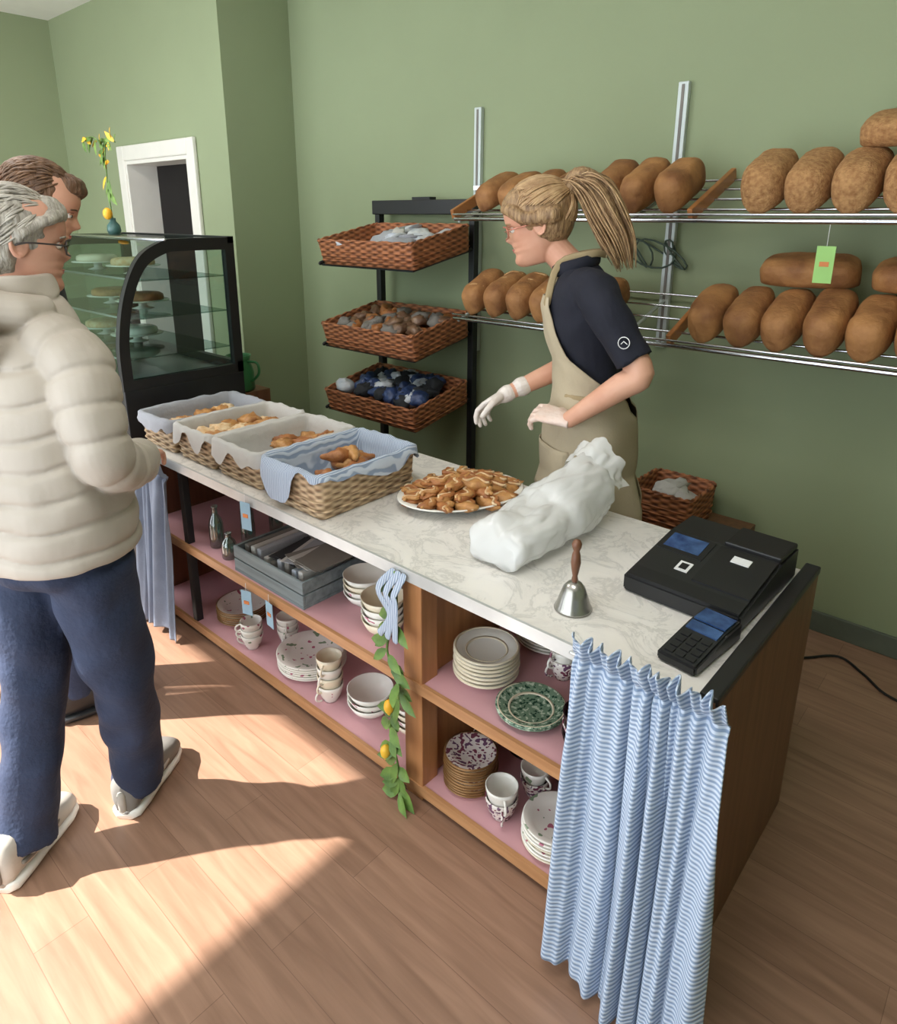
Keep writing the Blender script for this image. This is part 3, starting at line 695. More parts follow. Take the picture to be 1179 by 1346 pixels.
def fill_pastry(mats,n,rz,layers=2,side=0):
    def f(g,cx,cy,hx,hy,z,h):
        for l in range(layers):
            for _ in range(n):
                x=cx+random.uniform(-hx,hx)*.8; y=cy+random.uniform(-hy,hy)*.8+side
                y=max(cy-hy*.85,min(cy+hy*.85,y))
                s=random.uniform(.85,1.15)
                g.ell((x,y,z+.02+l*.028),(rz[0]*s,rz[1]*s,rz[2]*s),random.choice(mats),rz=random.uniform(0,3.1),rx=random.uniform(-.4,.4),amp=.5,fr=9)
    return f
def fill_crois(g,cx,cy,hx,hy,z,h):
    for i in range(10):
        x=cx+random.uniform(-hx,hx)*.6; y=cy+random.uniform(-.5,.9)*hy*.7; a=random.uniform(0,3.1); zz=z+.025+.028*(i//4)
        pts=[]; rad=[]
        for k in range(9):
            t=-1+k/4; pts.append((x+math.cos(a)*.055*t-math.sin(a)*.018*t*t,y+math.sin(a)*.055*t+math.cos(a)*.018*t*t,zz)); rad.append(.024*(1-.75*abs(t))*(1 if k%2 else 1.18)+.003)
        g.tube(pts,rad,M_past3 if i%2 else M_past,10)
basket('bread_basket',-2.63,1.415,.133,.215,.751,.125,M_wk,M_cloth2,fill=fill_pastry([M_past,M_past2],11,(.045,.04,.022)),seed=1)
basket('bread_basket',-2.352,1.42,.133,.215,.751,.125,M_wk,M_cloth,fill=fill_pastry([M_past,M_past2,M_past],11,(.05,.045,.028)),seed=2)
basket('bread_basket',-2.06,1.42,.143,.215,.751,.125,M_wk,M_cloth,drop=.045,fill=fill_pastry([M_past3,M_past],7,(.05,.03,.024),2,.12),seed=3)
basket('bread_basket',-1.720,1.40,.152,.21,.751,.14,M_wk,M_strb,drop=.035,flap=.08,fill=fill_crois,seed=4)

# ------------------------------------------------------------------ oval platter with pastries
g=MB('pastry_platter'); pc=(-1.368,1.61,.751); ra=math.atan2(.93,.37)
g.lathe([(.001,.004),(.10,.0),(.125,.002),(.16,.018),(.2,.034),(.205,.036),(.2,.039),(.155,.024),(.12,.012),(.001,.012)],M_porc,pc,48,sx=1.08,sy=.78,rot=ra)
def twist(g,x,y,z,rz,L,m):
    g.ell((x,y,z),(L,L*.46,.016),m,rz=rz,rx=random.uniform(-.3,.3),ry=random.uniform(-.2,.2),amp=.35,fr=7)
    cx_,sx_=math.cos(rz),math.sin(rz)
    pts=[]
    for k in range(14):
        t=-1+2*k/13; lx=L*.85*t; ly=L*.22*math.sin(t*5.5); pts.append((x+cx_*lx-sx_*ly,y+sx_*lx+cx_*ly,z+.014*(1-.4*t*t)))
    g.tube(pts,.0045,M_past2,6)
    pts=[(p[0]-sx_*.012,p[1]+cx_*.012,p[2]-.001) for p in pts]; g.tube(pts,.0075,M_past3 if m is M_past else M_past,6)
for l,(n,s) in enumerate(((14,.84),(11,.56),(6,.30))):
    for i in range(n):
        a=2*PI*i/n+l*.4+random.uniform(-.12,.12); ex=.17*s*1.08*math.cos(a); ey=.17*s*.80*math.sin(a)
        x=pc[0]+ex*math.cos(ra)-ey*math.sin(ra); y=pc[1]+ex*math.sin(ra)+ey*math.cos(ra); z=pc[2]+.034+.020*l
        twist(g,x,y,z,a+ra+random.uniform(-.7,.7),random.uniform(.052,.066),random.choice([M_past,M_past,M_past3]))
g.build()

# ------------------------------------------------------------------ plastic bag (creased film, gathered open end)
g=MB('plastic_bag')
secs=[(1.322,.070,.03,.0),(1.330,.090,.085,.0),(1.36,.100,.115,0),(1.44,.106,.125,.0),(1.50,.104,.132,.0),(1.54,.098,.142,.0),(1.58,.104,.165,.0),(1.66,.10,.185,-.0),(1.74,.092,.205,.0),(1.79,.080,.215,.0),(1.81,.045,.17,.02)]
def crease(p,sc,o):
    return abs(noise.noise(V((p.x*sc+o,p.y*sc*.6,p.z*sc))))
R=[]
for k,(y,hw,ht,zb) in enumerate(cr(secs,10)):
    ring=[]
    for j in range(110):
        t=2*PI*j/110; ct,st=math.cos(t),math.sin(t)
        x=math.copysign(abs(ct)**.5,ct)*hw*(1-.45*max(0,st)**1.3); z=.753+zb+(ht-zb)*(.5+.5*math.copysign(abs(st)**.55,st))
        p=V((-1.015+x+(y-1.33)*.05,y,z))
        d_=.030*crease(p,7,0)+.018*crease(p,15,5)+.008*crease(p,32,9)-.017
        p+=V((ct*d_,.3*d_,st*d_)); p.z=max(.752,p.z); ring.append(p)
    R.append(ring)
g.rings(R,M_bag)
def bfn(u,v):  # loose film rising from the open end
    a=PI*u; r_=.085+.01*v; x=-.995+r_*math.cos(a)*1.0; z=.865+.095*math.sin(a)+.035*v*math.sin(a)
    p=V((x,1.775+.06*v-.02*math.sin(a),z)); q=.030*crease(p,18,2)+.012*crease(p,40,4)-.01
    return p+V((q*math.cos(a),q*.6,q*math.sin(a)))
g.grid(bfn,50,14,M_bag)
g.build()

# ------------------------------------------------------------------ hand bell
g=MB('hand_bell'); g.lathe([(.046,0),(.044,.004),(.040,.012),(.033,.035),(.026,.055),(.017,.066),(.008,.070),(.001,.071)],M_bellm,(-.745,1.295,.752),40)
g.lathe([(.006,.068),(.008,.075),(.006,.085),(.009,.10),(.012,.12),(.010,.14),(.007,.150),(.011,.160),(.012,.168),(.008,.177),(.001,.180)],M_bellh,(-.745,1.295,.752),20); g.build()

# ------------------------------------------------------------------ cash register & terminal
g=MB('cash_register'); g.X=Matrix.Translation((-.546,1.630,.752))@Matrix.Rotation(math.radians(-2),4,'Z')
def prism(g,x0,x1,poly,m,bev=.006):
    bm=bmesh.new(); A=[bm.verts.new((x0,y,z)) for y,z in poly]; Bv=[bm.verts.new((x1,y,z)) for y,z in poly]; n=len(poly)
    bm.faces.new(A[::-1]); bm.faces.new(Bv)
    for i in range(n): bm.faces.new((A[i],A[(i+1)%n],Bv[(i+1)%n],Bv[i]))
    bmesh.ops.recalc_face_normals(bm,faces=bm.faces)
    if bev: bmesh.ops.bevel(bm,geom=bm.edges[:],offset=bev,segments=2,affect='EDGES')
    bm.verts.index_update(); g.add([v.co.copy() for v in bm.verts],[[v.index for v in f.verts] for f in bm.faces],m,False); bm.free()
prism(g,-.146,.146,[(-.185,0),(.19,0),(.19,.085),(.06,.085),(-.185,.045)],M_blackpl)
def onslope(x,y,off=.001):
    return V((x,y,.045+(y+.185)/.245*.04+off))
def slab(g,x0,x1,y0,y1,m,off=.002,f=onslope):
    g.add([f(x0,y0,off),f(x1,y0,off),f(x1,y1,off),f(x0,y1,off),f(x0,y0,-.004),f(x1,y0,-.004),f(x1,y1,-.004),f(x0,y1,-.004)],[(0,1,2,3),(0,4,5,1),(1,5,6,2),(2,6,7,3),(3,7,4,0)],m,False)
slab(g,-.125,-.03,-.02,.045,M_screen,.003); slab(g,-.140,-.015,-.036,.056,M_black,.0015)
slab(g,-.055,-.022,-.10,-.06,M_label,.002); slab(g,-.048,-.029,-.092,-.068,M_black,.003)
slab(g,0,.140,-.12,.05,M_black,.004); slab(g,.045,.090,-.005,.022,M_label,.006); slab(g,-.135,.140,-.178,-.135,M_black,.002)
g.box(0,.143,.065,.185,.08,.095,M_black,.004)
g.build()
g=MB('card_terminal'); g.X=Matrix.Translation((-.452,1.335,.752))@Matrix.Rotation(math.radians(-6),4,'Z')
prism(g,-.045,.045,[(-.10,0),(.10,0),(.10,.045),(.03,.042),(-.10,.022)],M_blackpl,.005)
f2=lambda x,y,off=.001: V((x,y,.022+(y+.10)/.13*.020+off))
for i in range(4):
    for j in range(3): slab(g,-.033+j*.024,-.015+j*.024,-.09+i*.021,-.076+i*.021,M_black,.003,f2)
slab(g,-.036,.036,.0,.03,M_screen,.003,f2)
g.box(-.036,.036,.035,.09,.044,.048,M_screen); g.build()

# ------------------------------------------------------------------ crockery
def plateprof(R,t=.004,h=.018):
    return [(.001,.0),(R*.55,.0),(R*.6,.002),(R*.72,.007),(R,h),(R+.001,h+t*.6),(R-.003,h+t),(R*.7,.007+t),(R*.58,.002+t),(.001,.002+t)]
def stack(name,x,y,z,R,n,mats,step=.009,h=.018,rim=None,inner=None):
    g=MB(name)
    for i in range(n):
        m=mats[i%len(mats)] if i<n-1 else mats[-1]
        dx,dy=random.uniform(-.002,.002),random.uniform(-.002,.002)
        g.lathe(plateprof(R,h=h),m,(x+dx,y+dy,z+.001+i*step),44)
        if rim: g.lathe([(R-.004,h+.0050),(R+.0016,h+.0036),(R+.0018,h+.0016),(R-.004,h+.002)],rim,(x+dx,y+dy,z+.001+i*step),44,closed=True)
    if inner:
        zt=z+.001+(n-1)*step
        for r1,r2 in ((.60,.66),):
            g.lathe([(R*r1,.0075),(R*r2,.0105),(R*r2,.0120),(R*r1,.0090)],inner,(x,y,zt-.001),44,closed=True)
        g.lathe([(R*.93,h+.0030),(R*.97,h+.0042),(R*.97,h+.0052),(R*.93,h+.0040)],inner,(x,y,zt-.001),44,closed=True)
    return g.build()
def cups(name,x,y,z,r,h,n,mats,step=.03,ang=0,saucer=False):
    g=MB(name); z+=.001
    for i in range(n):
        m=mats[i%len(mats)]; zz=z+i*step
        g.lathe([(.001,.0),(r*.55,.0),(r*.58,.005),(r*.8,h*.35),(r*.97,h*.8),(r,h),(r-.003,h),(r*.9,h*.75),(r*.72,h*.35),(r*.45,.008),(.001,.007)],m,(x,y,zz),32)
        a=ang+i*.15; pts=[]
        for k in range(9):
            t=-PI/2+PI*k/8; rr=r*.9+.022*math.cos(t); pts.append((x+math.cos(a)*rr,y+math.sin(a)*rr,zz+h*.5+h*.3*math.sin(t)))
        g.tube(pts,.0035,m,6)
    return g.build()
def bowls(name,x,y,z,r,h,n,mats,step=.02):
    g=MB(name)
    for i in range(n):
        g.lathe([(.001,0),(r*.45,0),(r*.47,.006),(r*.8,h*.45),(r,h),(r-.003,h),(r*.77,h*.5),(r*.4,.012),(.001,.01)],mats[i%len(mats)],(x,y,z+.001+i*step),36)
    return g.build()
stack('plate_stack',-2.31,1.33,.05,.105,6,[M_porcb,M_porc,M_flor],.010,rim=M_gold)
cups('coffee_cups',-2.10,1.235,.05,.042,.06,3,[M_flor,M_porc],.028,ang=-2.5)
cups('coffee_cups',-2.03,1.35,.05,.042,.06,3,[M_porc,M_flor],.026,ang=-1)
stack('floral_plate_stack',-1.84,1.32,.05,.125,6,[M_porc,M_porc,M_flor],.009)
cups('coffee_cups',-1.640,1.245,.05,.045,.065,4,[M_flor,M_porcb],.036,ang=-1.6)
bowls('soup_bowls',-1.485,1.29,.05,.078,.055,3,[M_porc,M_flor],.022)
bowls('soup_bowls',-1.315,1.33,.05,.075,.055,4,[M_porcb,M_flor],.022)
cups('coffee_cups',-1.42,1.50,.05,.045,.065,4,[M_flor,M_porcb],.04,ang=-2)
stack('plate_stack',-1.66,1.57,.05,.10,10,[M_porc,M_porcb],.009)
stack('plate_stack',-2.10,1.60,.05,.10,9,[M_flor],.009)
bowls('soup_bowls',-1.88,1.60,.05,.08,.055,6,[M_porc,M_flor],.022)
stack('plate_stack',-2.36,1.60,.05,.10,12,[M_porc],.009)
for i,(x,y,s) in enumerate(((-2.32,1.25,1.25),(-2.24,1.34,1.2),(-2.34,1.40,1.3),(-2.20,1.23,.75),(-2.24,1.47,1.3))):
    g=MB('glass_bottle'); g.lathe([(.001,.0),(.026,.0),(.028,.006),(.028,.075*s),(.022,.095*s),(.011,.11*s),(.010,.13*s),(.013,.132*s),(.013,.138*s),(.009,.138*s),(.009,.11*s),(.024,.072*s),(.024,.01),(.001,.008)],M_glassb,(x,y,.401),24); g.build()
bowls('soup_bowls',-1.575,1.36,.40,.073,.05,4,[M_porc,M_flor,M_porcb],.02)
bowls('soup_bowls',-1.40,1.28,.40,.07,.06,4,[M_porcb,M_flor,M_porc],.024)
bowls('soup_bowls',-1.30,1.50,.40,.07,.06,5,[M_porc],.024)
stack('plate_stack',-1.52,1.62,.40,.1,10,[M_porc,M_flor],.009)
cups('coffee_cups',-1.27,1.32,.40,.042,.07,3,[M_porc],.03)
g=MB('cutlery_crate'); x0,x1,y0,y1=-2.10,-1.69,1.19,1.47
g.box(x0,x1,y0,y1,.401,.411,M_crate)
for (a,b,cc,dd) in ((x0,x1,y0,y0+.01),(x0,x1,y1-.01,y1),(x0,x0+.01,y0+.01,y1-.01),(x1-.01,x1,y0+.01,y1-.01)):
    g.box(a,b,cc,dd,.411,.450,M_crate,.002).box(a,b,cc,dd,.455,.500,M_crate,.002)
g.box((x0+x1)/2-.005,(x0+x1)/2+.005,y0+.01,y1-.01,.411,.48,M_crate)
for i in range(9):
    x=x0+.04+i*.04; g.box(x-.013,x+.013,y0+.03,y1-.04,.412,.495+random.uniform(-.01,.02),random.choice([M_cloth,M_cloth2,M_wpack,M_sneakg]),.004,rx=random.uniform(-.08,.08))
for i in range(9): g.box(x0+.16+.02*i,x0+.28+.02*i,y0+.04,y1-.05,.502+i*.004,.504+i*.004,random.choice([M_cloth,M_sneakg,M_cloth2,M_bjack]),rz=random.uniform(-.35,.35))
g.build()
def tag(name,x,y,z,w,h,m,m2=None,rz=0,ztop=None):
    g=MB(name); g.box(x-w/2,x+w/2,y-.001,y+.001,z-h,z,m,rz=rz)
    if m2: g.box(x-w*.25,x+w*.25,y-.003,y+.003,z-h*.55,z-h*.42,m2,rz=rz)
    g.tube([(x,y,z-.005),(x,y+.001,(ztop or z+.03))],.001,M_label,5); return g.build()
tag('price_tag',-1.92,1.145,.735,.045,.10,M_tag,M_tago,.2)
tag('price_tag',-1.98,1.155,.375,.045,.095,M_tag,M_tago,.3)
tag('price_tag',-1.84,1.155,.385,.045,.095,M_tag,M_tago,-.1)
stack('plate_stack',-1.035,1.335,.40,.092,7,[M_porc,M_porcb,M_porc],.012,rim=M_porcb,inner=M_porcb)
stack('green_plate',-.845,1.285,.40,.092,2,[M_green],.008,inner=M_porcb)
stack('plate_stack',-.99,1.60,.40,.11,8,[M_porc],.011)
bowls('dark_bowls',-.72,1.42,.40,.075,.06,4,[M_porcb,M_plum],.022)
bowls('dark_bowls',-.66,1.24,.40,.055,.07,3,[M_plum,M_flor2],.03)
stack('plate_stack',-.76,1.66,.40,.10,14,[M_porc,M_plum],.010)
cups('coffee_cups',-1.07,1.77,.40,.045,.07,4,[M_porc],.03)
cups('coffee_cups',-.865,1.47,.40,.040,.065,3,[M_flor2,M_porc],.03,ang=-2)
stack('saucer_stack',-1.045,1.285,.05,.078,11,[M_porcb,M_porc,M_flor2],.0095,h=.012,rim=M_gold)
cups('coffee_cups',-.905,1.25,.05,.046,.068,2,[M_flor2,M_porc],.035,ang=-.9)
stack('floral_plate_stack',-.745,1.275,.05,.088,7,[M_porcb,M_porc,M_flor],.010)
cups('coffee_cups',-.602,1.24,.05,.042,.06,4,[M_porc,M_flor2],.035,ang=1.6)
cups('coffee_cups',-.880,1.375,.05,.042,.06,2,[M_flor2,M_flor],.035,ang=-.3)
stack('saucer_stack',-.99,1.52,.05,.080,12,[M_porcb,M_flor2],.0095,h=.012,rim=M_plum)
stack('plate_stack',-.76,1.49,.05,.095,10,[M_porcb,M_porc],.0095,rim=M_plum)
bowls('soup_bowls',-.57,1.40,.05,.075,.055,4,[M_porcb,M_flor2],.022)
cups('coffee_cups',-1.10,1.44,.05,.040,.06,4,[M_porc,M_flor2],.036,ang=-2)

# ------------------------------------------------------------------ lemon garland
g=MB('lemon_garland')
st=cr([(-1.21,1.15,.735),(-1.19,1.135,.62),(-1.225,1.13,.50),(-1.18,1.13,.38),(-1.215,1.125,.25),(-1.19,1.13,.12),(-1.19,1.13,.03)],8)
g.tube(st,.0035,M_leaf,6)
def leaf(g,p,d,L,W,m,nrm=(0,-1,.3)):
    d=V(d).normalized(); n=V(nrm); s=d.cross(n).normalized(); n=s.cross(d)
    vs=[];
    for t,wd in ((0,.05),(.25,.8),(.5,1),(.75,.7),(1,.03)):
        c0=V(p)+d*L*t-n*L*.25*t*t
        vs+=[c0-s*W*wd,c0+n*W*-.3*wd,c0+s*W*wd]
    fs=[(3*i+j,3*i+j+1,3*i+j+4,3*i+j+3) for i in range(4) for j in range(2)]
    g.add(vs,fs,m)
for i,p in enumerate(st[2:]):
    if i%3==1 and i<20: continue
    a=random.uniform(0,2*PI); leaf(g,p,(math.cos(a)*1.2,-.5*random.random()-.1,-.6+.5*math.sin(a)),random.uniform(.05,.09),random.uniform(.014,.022),M_leaf)
for x,z in ((-1.225,.165),(-1.205,.33)):
    g.ell((x,1.113,z),(.015,.015,.022),M_lemon,amp=.05); g.ell((x,1.113,z-.022),(.005,.005,.007),M_lemon)
for k in range(3):
    g.tube(cr([(-1.215+.02*k,1.15,.735),(-1.25+.03*k,1.125,.68),(-1.20+.01*k,1.12,.62+.02*k),(-1.24+.03*k,1.118,.55)],6),.007,M_strb,8,flat=((0,1,0),.25,1.6))
g.build(solid=0)

# ------------------------------------------------------------------ bread rack with wicker trays
g=MB('bread_rack'); TZ=((1.42,1.51),(.985,1.075),(.625,.715))
for x in (-3.03,-2.33):
    g.box(x-.018,x+.018,2.80,2.84,0,1.68,M_black,.003)
    for zf,zb in TZ: g.tube([(x,2.38,zf-.012),(x,2.80,zb-.02)],.011,M_black,4)
for zf,zb in TZ:
    g.box(-3.02,-2.34,2.38,2.79,(zf+zb)/2-.030,(zf+zb)/2-.020,M_black,rx=math.atan2(.09,.46))
g.box(-3.06,-2.31,2.79,2.85,1.66,1.735,M_black,.004).box(-2.75,-2.62,2.80,2.85,1.735,1.75,M_black)
for x in (-3.03,-2.33): g.box(x-.02,x+.02,2.40,2.86,0,.03,M_black,.003)
g.build()
def packs(mats,n,sz,hh=0):
    def f(g,cx,cy,hx,hy,z,h):
        for i in range(n):
            x=cx+random.uniform(-hx,hx)*.85; y=cy+random.uniform(-hy,hy)*.85
            g.ell((x,y,z+hh+random.uniform(0,.03)),(sz[0],sz[1],sz[2]),random.choice(mats),rz=random.uniform(0,3),rx=random.uniform(-.5,.5),ry=random.uniform(-.4,.4),amp=.5,fr=9,nu=14,nv=8)
    return f
tl=math.atan2(.09,.46)
basket('wicker_tray',-2.64,2.56,.345,.215,1.445,.125,M_wkb,fill=packs([M_cloth,M_cloth2,M_wpack],14,(.09,.07,.022),.04),tilt=tl,r=.02)
basket('wicker_tray',-2.64,2.56,.345,.215,1.010,.130,M_wkb,fill=packs([M_dpack,M_past3,M_sneakg,M_dpack],44,(.055,.04,.03),.045),tilt=tl,r=.02)
basket('wicker_tray',-2.64,2.56,.345,.215,.650,.125,M_wkb,fill=packs([M_blue,M_wpack,M_blue,M_bjack],48,(.055,.045,.035),.06),tilt=tl,r=.02)

# ------------------------------------------------------------------ wall bread shelf
g=MB('wall_bread_shelf')
for x,zt in ((-2.37,2.17),(-1.31,2.17),(-.25,2.17)):
    zb=.95 if x<-2 else 1.1
    g.box(x-.022,x+.022,WY-.025,WY,zb,zt,M_post,.003)
    g.box(x-.006,x+.006,WY-.027,WY-.024,zb+.01,zt-.01,M_sneakg)
for zf in (1.64,1.185):
    for k in range(5):
        t=k/4; y=2.50+.36*t; z=zf+.15*t
        g.tube([(-2.18,y,z),(.6,y,z)],.009 if k==0 else .005,M_chrome,8)
    g.tube([(-2.18,2.49,zf+.02),(.6,2.49,zf+.02)],.005,M_chrome,8)
    for x in (-2.16,-1.31,-.25):
        g.tube([(x,WY-.02,zf+.12),(x+.0,2.51,zf-.010)],.008,M_post,6)
g.box(-2.37,-2.17,2.86,2.875,1.78,1.80,M_chrome).box(-2.37,-2.17,2.86,2.875,1.325,1.345,M_chrome)
for x,zf in ((-2.19,1.64),(-1.065,1.64),(-1.10,1.185)):
    T=g.X; g.X=Matrix.Translation((x,2.685,zf+.095))@Matrix.Rotation(math.atan2(.15,.36),4,'X'); g.box(-.010,.010,-.205,.205,-.024,.024,M_woodd,.004); g.X=T
g.build()
def loaf(name,x,zf,w,h,L,m,slash=None,y=2.66,rot=0,dz=0):
    g=MB(name); ang=math.atan2(.15,.36); t=(y-2.50)/.36
    g.X=Matrix.Translation((x,y,zf+.15*t+.0125+dz))@Matrix.Rotation(ang,4,'X')@Matrix.Rotation(rot+random.uniform(-.05,.05),4,'Z')
    R=[]; off=V((random.random()*40,0,0)); n=24
    for i in range(n+1):
        s=-1+2*i/n; s=math.copysign(abs(s)**.75,s); k=max(0,1-abs(s)**4)**.42; k=max(k,.18); ring=[]
        for j in range(32):
            a=2*PI*j/32; ca,sa=math.cos(a),math.sin(a)
            px=w/2*(k**.8)*math.copysign(abs(ca)**.66,ca); pz=h*.5*(1+math.copysign(abs(sa)**.76,sa)*(k if sa>0 else .98))
            p=V((px,s*L/2,pz)); e=noise.noise(p*7+off)*.07+noise.noise(p*26+off)*.025+.012*noise.noise(p*60+off)
            p.x*=1+e; 
            if sa>0: p.z*=1+e
            ring.append(p)
        R.append(ring)
    g.rings(R,m)
    if slash:
        for q in (-.24,.06,.3):
            g.tube([(-w*.34,q*L-.01,h*.88),(0,q*L,h*.985),(w*.34,q*L+.01,h*.88)],.006,slash,6,n=4,flat=((0,0,1),.4,1.2))
    return g.build()
x=-.84
while x<.3:
    loaf('bread_loaf',x,1.64,.140,.150+random.uniform(-.008,.008),.27,M_loaf2,y=2.635); x+=.140
x=-.985
while x<.3:
    loaf('bread_loaf',x,1.185,.132,.145+random.uniform(-.008,.008),.27,M_loaf,None,y=2.635); x+=.133
for x in (-1.43,-1.30,-1.165): loaf('bread_loaf',x,1.64,.130,.138,.27,M_loaf,None,y=2.64)
for x in (-2.09,-1.96,-1.83,-1.70,-1.57,-1.44): loaf('bread_loaf',x,1.185,.128,.132,.27,M_loaf,M_loaf3,y=2.64)
for x in (-2.04,-1.91,-1.78,-1.65): loaf('bread_loaf',x,1.64,.125,.11,.26,M_loaf,y=2.66)
loaf('bread_loaf',-.70,1.185,.16,.10,.32,M_loaf,None,y=2.72,rot=PI/2,dz=.140); loaf('bread_loaf',-.34,1.185,.16,.10,.32,M_loaf,None,y=2.72,rot=PI/2,dz=.140)
loaf('bread_loaf',-.42,1.64,.20,.10,.36,M_loaf2,y=2.70,rot=PI/2,dz=.145)
tag('price_tag',-.60,2.475,1.565,.055,.115,M_tagg,M_tago,0,1.63)
g=MB('cable_bundle'); pts=[]
for k in range(60):
    a=k*.55; pts.append((-1.36+.10*math.sin(a*.37)+.06*math.cos(a),2.885-.006*math.sin(a),1.50+.06*math.sin(a*.9)))
g.tube(pts,.004,mat('grey_cable',(76,92,80),.6),6); g.build()
g=MB('power_cable'); g.tube(cr([(-.62,2.55,.006),(-.50,2.66,.006),(-.40,2.76,.006),(-.30,2.70,.006),(-.20,2.62,.006),(.0,2.60,.006),(.3,2.6,.006)],8),.005,M_rubber,6); g.build()
g=MB('wooden_crate')
for z in (.02,.13,.24,.33):
    g.box(-1.28,-.80,2.50,2.515,z,z+.07,M_panel,.003).box(-1.28,-.80,2.845,2.86,z,z+.07,M_panel,.003).box(-1.28,-1.265,2.515,2.845,z,z+.07,M_panel,.003).box(-.815,-.80,2.515,2.845,z,z+.07,M_panel,.003)
for x in (-1.26,-.82):
    for y in (2.53,2.83): g.box(x-.012,x+.012,y-.012,y+.012,0,.40,M_panel)
g.box(-1.28,-.80,2.50,2.86,.40,.412,M_panel,.003); g.build()
def fill_cloth(g,cx,cy,hx,hy,z,h):
    for i in range(5): g.ell((cx+random.uniform(-hx,hx)*.5,cy+random.uniform(-hy,hy)*.5,z+.085+random.uniform(-.01,.02)),(.07,.06,.03),M_cloth,rz=random.uniform(0,3),rx=random.uniform(-.3,.3),amp=.5)
basket('wicker_basket',-1.10,2.68,.14,.14,.413,.15,M_wkb,None,fill=fill_cloth,seed=9)

# ------------------------------------------------------------------ display case
g=MB('pastry_display_case'); X0,X1=-4.0,-2.92; Y0,Y1=1.22,1.80
g.box(X0,X1,Y0,Y1,.03,.93,M_black,.006); g.box(X0+.03,X1-.03,Y0+.03,Y1-.03,0,.03,M_black)
prof=cr([(Y0,.93),(Y0+.005,1.13),(Y0+.05,1.33),(Y0+.13,1.48),(Y0+.24,1.545),(Y0+.33,1.555),(Y1,1.555)],6)
for x in (X0,X1-.035):
    def rr(off,xx): 
        out=[]; cy=(Y0+Y1)/2; cz=1.2
        for (y,z) in prof+[(Y1,1.3),(Y1,.93)]:
            d=V((y-cy,z-cz))
            out.append(V((xx,cy+d.x*(1-off/abs(.29)),cz+d.y*(1-off/.3))))
        return out
    A=rr(0,x);Bq=rr(.045,x);A2=rr(0,x+.035);B2=rr(.045,x+.035)
    g.rings([A,A2,B2,Bq,A],M_black,True,False,False,sm=False)
    g.add([p+V((.015,0,0)) for p in Bq],[tuple(range(len(A)))],M_glassp,False)
R=[[V((X0+.03,y,z)) for y,z in prof],[V((X1-.03,y,z)) for y,z in prof]]
g.rings(R,M_glassp,False,False,False)
g.tube([(X0,Y0+.25,1.55),(X1,Y0+.25,1.55)],.008,M_chrome,6)
g.box(X0,X1,Y1-.03,Y1,1.53,1.56,M_black).box(X0,X1,Y1-.03,Y1,.93,.98,M_black)
for z,yy in ((1.05,.04),(1.22,.08),(1.38,.14)):
    g.box(X0+.04,X1-.04,Y0+yy,Y1-.04,z,z+.006,M_glassp); g.tube([(X0+.04,Y0+yy,z+.003),(X1-.04,Y0+yy,z+.003)],.005,M_steel,6)
g.box(X0+.04,X1-.04,Y0+.03,Y1-.03,.931,.94,M_steel)
for i,(x,z) in enumerate(((-3.35,1.386),(-3.75,1.386),(-3.3,1.226),(-3.62,1.226),(-3.4,1.056),(-3.75,1.056))):
    g.lathe([(.001,0),(.05,.0),(.02,.01),(.02,.03),(.12,.036),(.12,.04),(.001,.04)],M_porc,(x,1.52,z),28)
    m=[M_past2,M_porcb,M_past3,M_past,M_porc,M_past2,M_past][i]
    g.lathe([(.001,.04),(.095,.04),(.098,.05),(.095,.065),(.08,.073),(.001,.075)],m,(x,1.52,z),28)
g.build()
g=MB('side_cabinet'); g.box(-3.42,-3.16,1.85,2.10,.02,.75,M_panel,.004).box(-3.40,-3.18,1.84,1.852,.08,.70,M_oak,.003).box(-3.42,-3.16,1.86,2.10,0,.02,M_black); g.build()
g=MB('green_enamel_jug'); g.lathe([(.001,0),(.068,0),(.076,.01),(.076,.10),(.064,.14),(.058,.165),(.066,.19),(.062,.19),(.054,.165),(.06,.09),(.001,.01)],M_canm,(-3.24,1.97,.751),32)
g.tube(cr([(-3.18,1.99,.91),(-3.13,2.01,.905),(-3.12,2.01,.85),(-3.17,1.99,.80)],5),.007,M_canm,8)
g.build()
g=MB('lemon_branch_vase'); bx,by,bz=-3.60,1.56,1.557
teal=mat('teal_glaze',(62,96,92),.3)
g.lathe([(.001,0),(.025,0),(.033,.02),(.03,.045),(.014,.065),(.014,.08),(.010,.08),(.010,.065),(.025,.04),(.001,.01)],teal,(bx,by,bz),24)
s1=cr([(bx,by,bz+.06),(bx-.01,by,bz+.22),(bx+.0,by,bz+.38),(bx-.05,by-.02,bz+.45),(bx-.14,by-.04,bz+.44)],6); g.tube(s1,.0035,M_leaf,6)
s2=cr([(bx,by,bz+.36),(bx+.05,by,bz+.44),(bx+.13,by,bz+.42)],6); g.tube(s2,.0035,M_leaf,6)
for p in s1[8:]+s2:
    a=random.uniform(0,6.28); leaf(g,p,(math.cos(a),-.3,math.sin(a)*.6-.2),random.uniform(.05,.08),.013,random.choice([M_leaf,M_lemon]))
for k in range(4): leaf(g,(bx+.01,by,bz+.20+.02*k),(math.cos(k*1.7),-.3,-1),.08,.016,M_leaf)
g.ell((bx+.02,by-.03,bz+.10),(.022,.022,.028),M_lemon)
g.build()

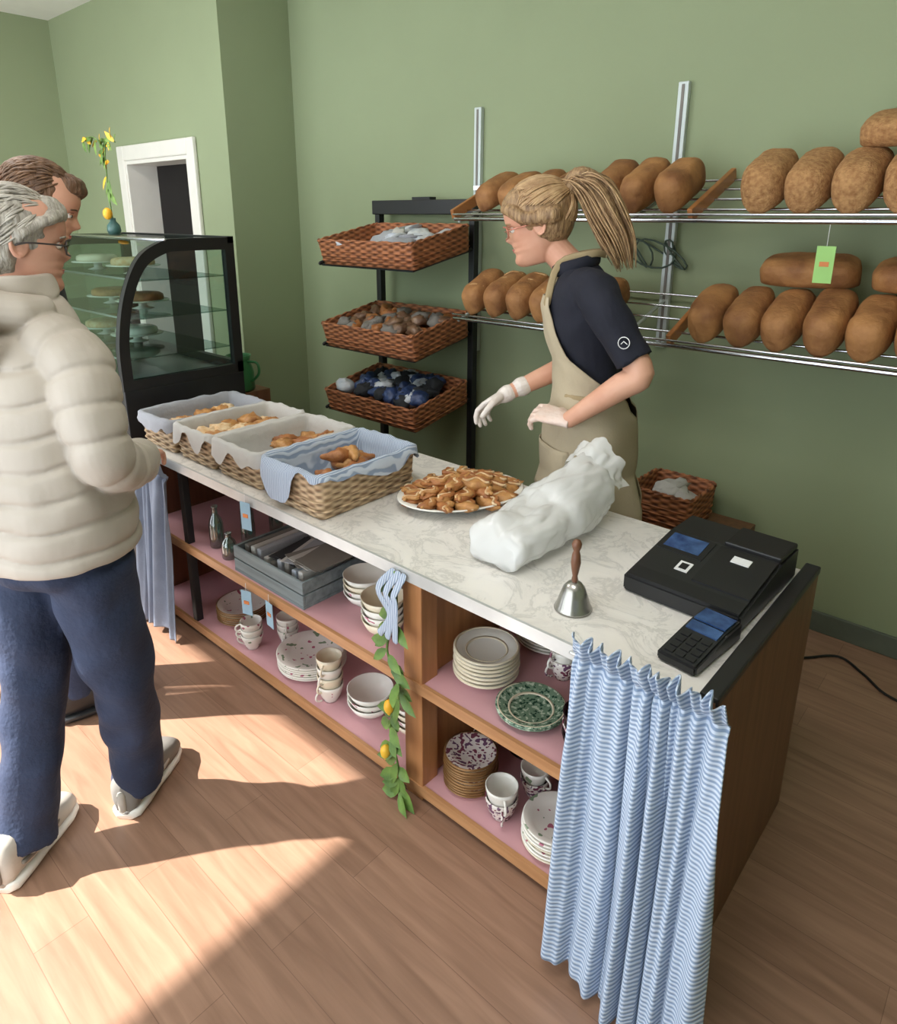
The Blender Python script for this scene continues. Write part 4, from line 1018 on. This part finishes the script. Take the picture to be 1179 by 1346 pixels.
# ------------------------------------------------------------------ lights
def light(name,t,loc,E,**k):
    l=bpy.data.lights.new(name,t); l.energy=E
    for a,v in k.items(): setattr(l,a,v)
    o=bpy.data.objects.new(name,l); bpy.context.collection.objects.link(o); o.location=loc; return o
s=light('sun','SUN',(-6,-6,6),17,angle=.014,color=(1,.96,.91))
el=math.radians(42); s.rotation_euler=V((math.cos(el)*.707,math.cos(el)*.707,-math.sin(el))).to_track_quat('-Z','Y').to_euler()
for i,(x,y,e) in enumerate(((-.6,.5,22),(-3.4,.6,28))):  # added fill lamps, out of view, to brighten the room
    o=light('added_fill_light','AREA',(x,y,CZ-.045),e,shape='RECTANGLE',size=1.2,size_y=.6,color=(1,.97,.93))
    f=MB('added_fill_light_panel'); f.box(x-.64,x+.64,y-.34,y+.34,CZ-.03,CZ-.001,M_white,.005); f.build()  # unseen panel added to go with the fill lamp
wd=bpy.data.worlds.new('World'); bpy.context.scene.world=wd; wd.use_nodes=True
bg=wd.node_tree.nodes['Background']; bg.inputs[0].default_value=(.88,.94,1,1); bg.inputs[1].default_value=4.2

# ------------------------------------------------------------------ camera
f,ppy,pit,yaw,roll=908.4,556.7,.291,.846,.004
h=V((-math.cos(yaw),math.sin(yaw),0)); r=V((math.sin(yaw),math.cos(yaw),0))
fw=h*math.cos(pit)-V((0,0,math.sin(pit))); up=h*math.sin(pit)+V((0,0,math.cos(pit)))
rr=r*math.cos(roll)+up*math.sin(roll); uu=-r*math.sin(roll)+up*math.cos(roll)
cd=bpy.data.cameras.new('camera'); cam=bpy.data.objects.new('camera',cd); bpy.context.collection.objects.link(cam)
cd.sensor_fit='HORIZONTAL'; cd.sensor_width=36; cd.lens=f*36/1179; cd.shift_y=-(673-ppy)/1179; cd.clip_start=.02
cam.matrix_world=Matrix(((rr.x,uu.x,-fw.x,0),(rr.y,uu.y,-fw.y,0),(rr.z,uu.z,-fw.z,1.65),(0,0,0,1)))
bpy.context.scene.camera=cam
bpy.context.scene.view_settings.view_transform='Standard'
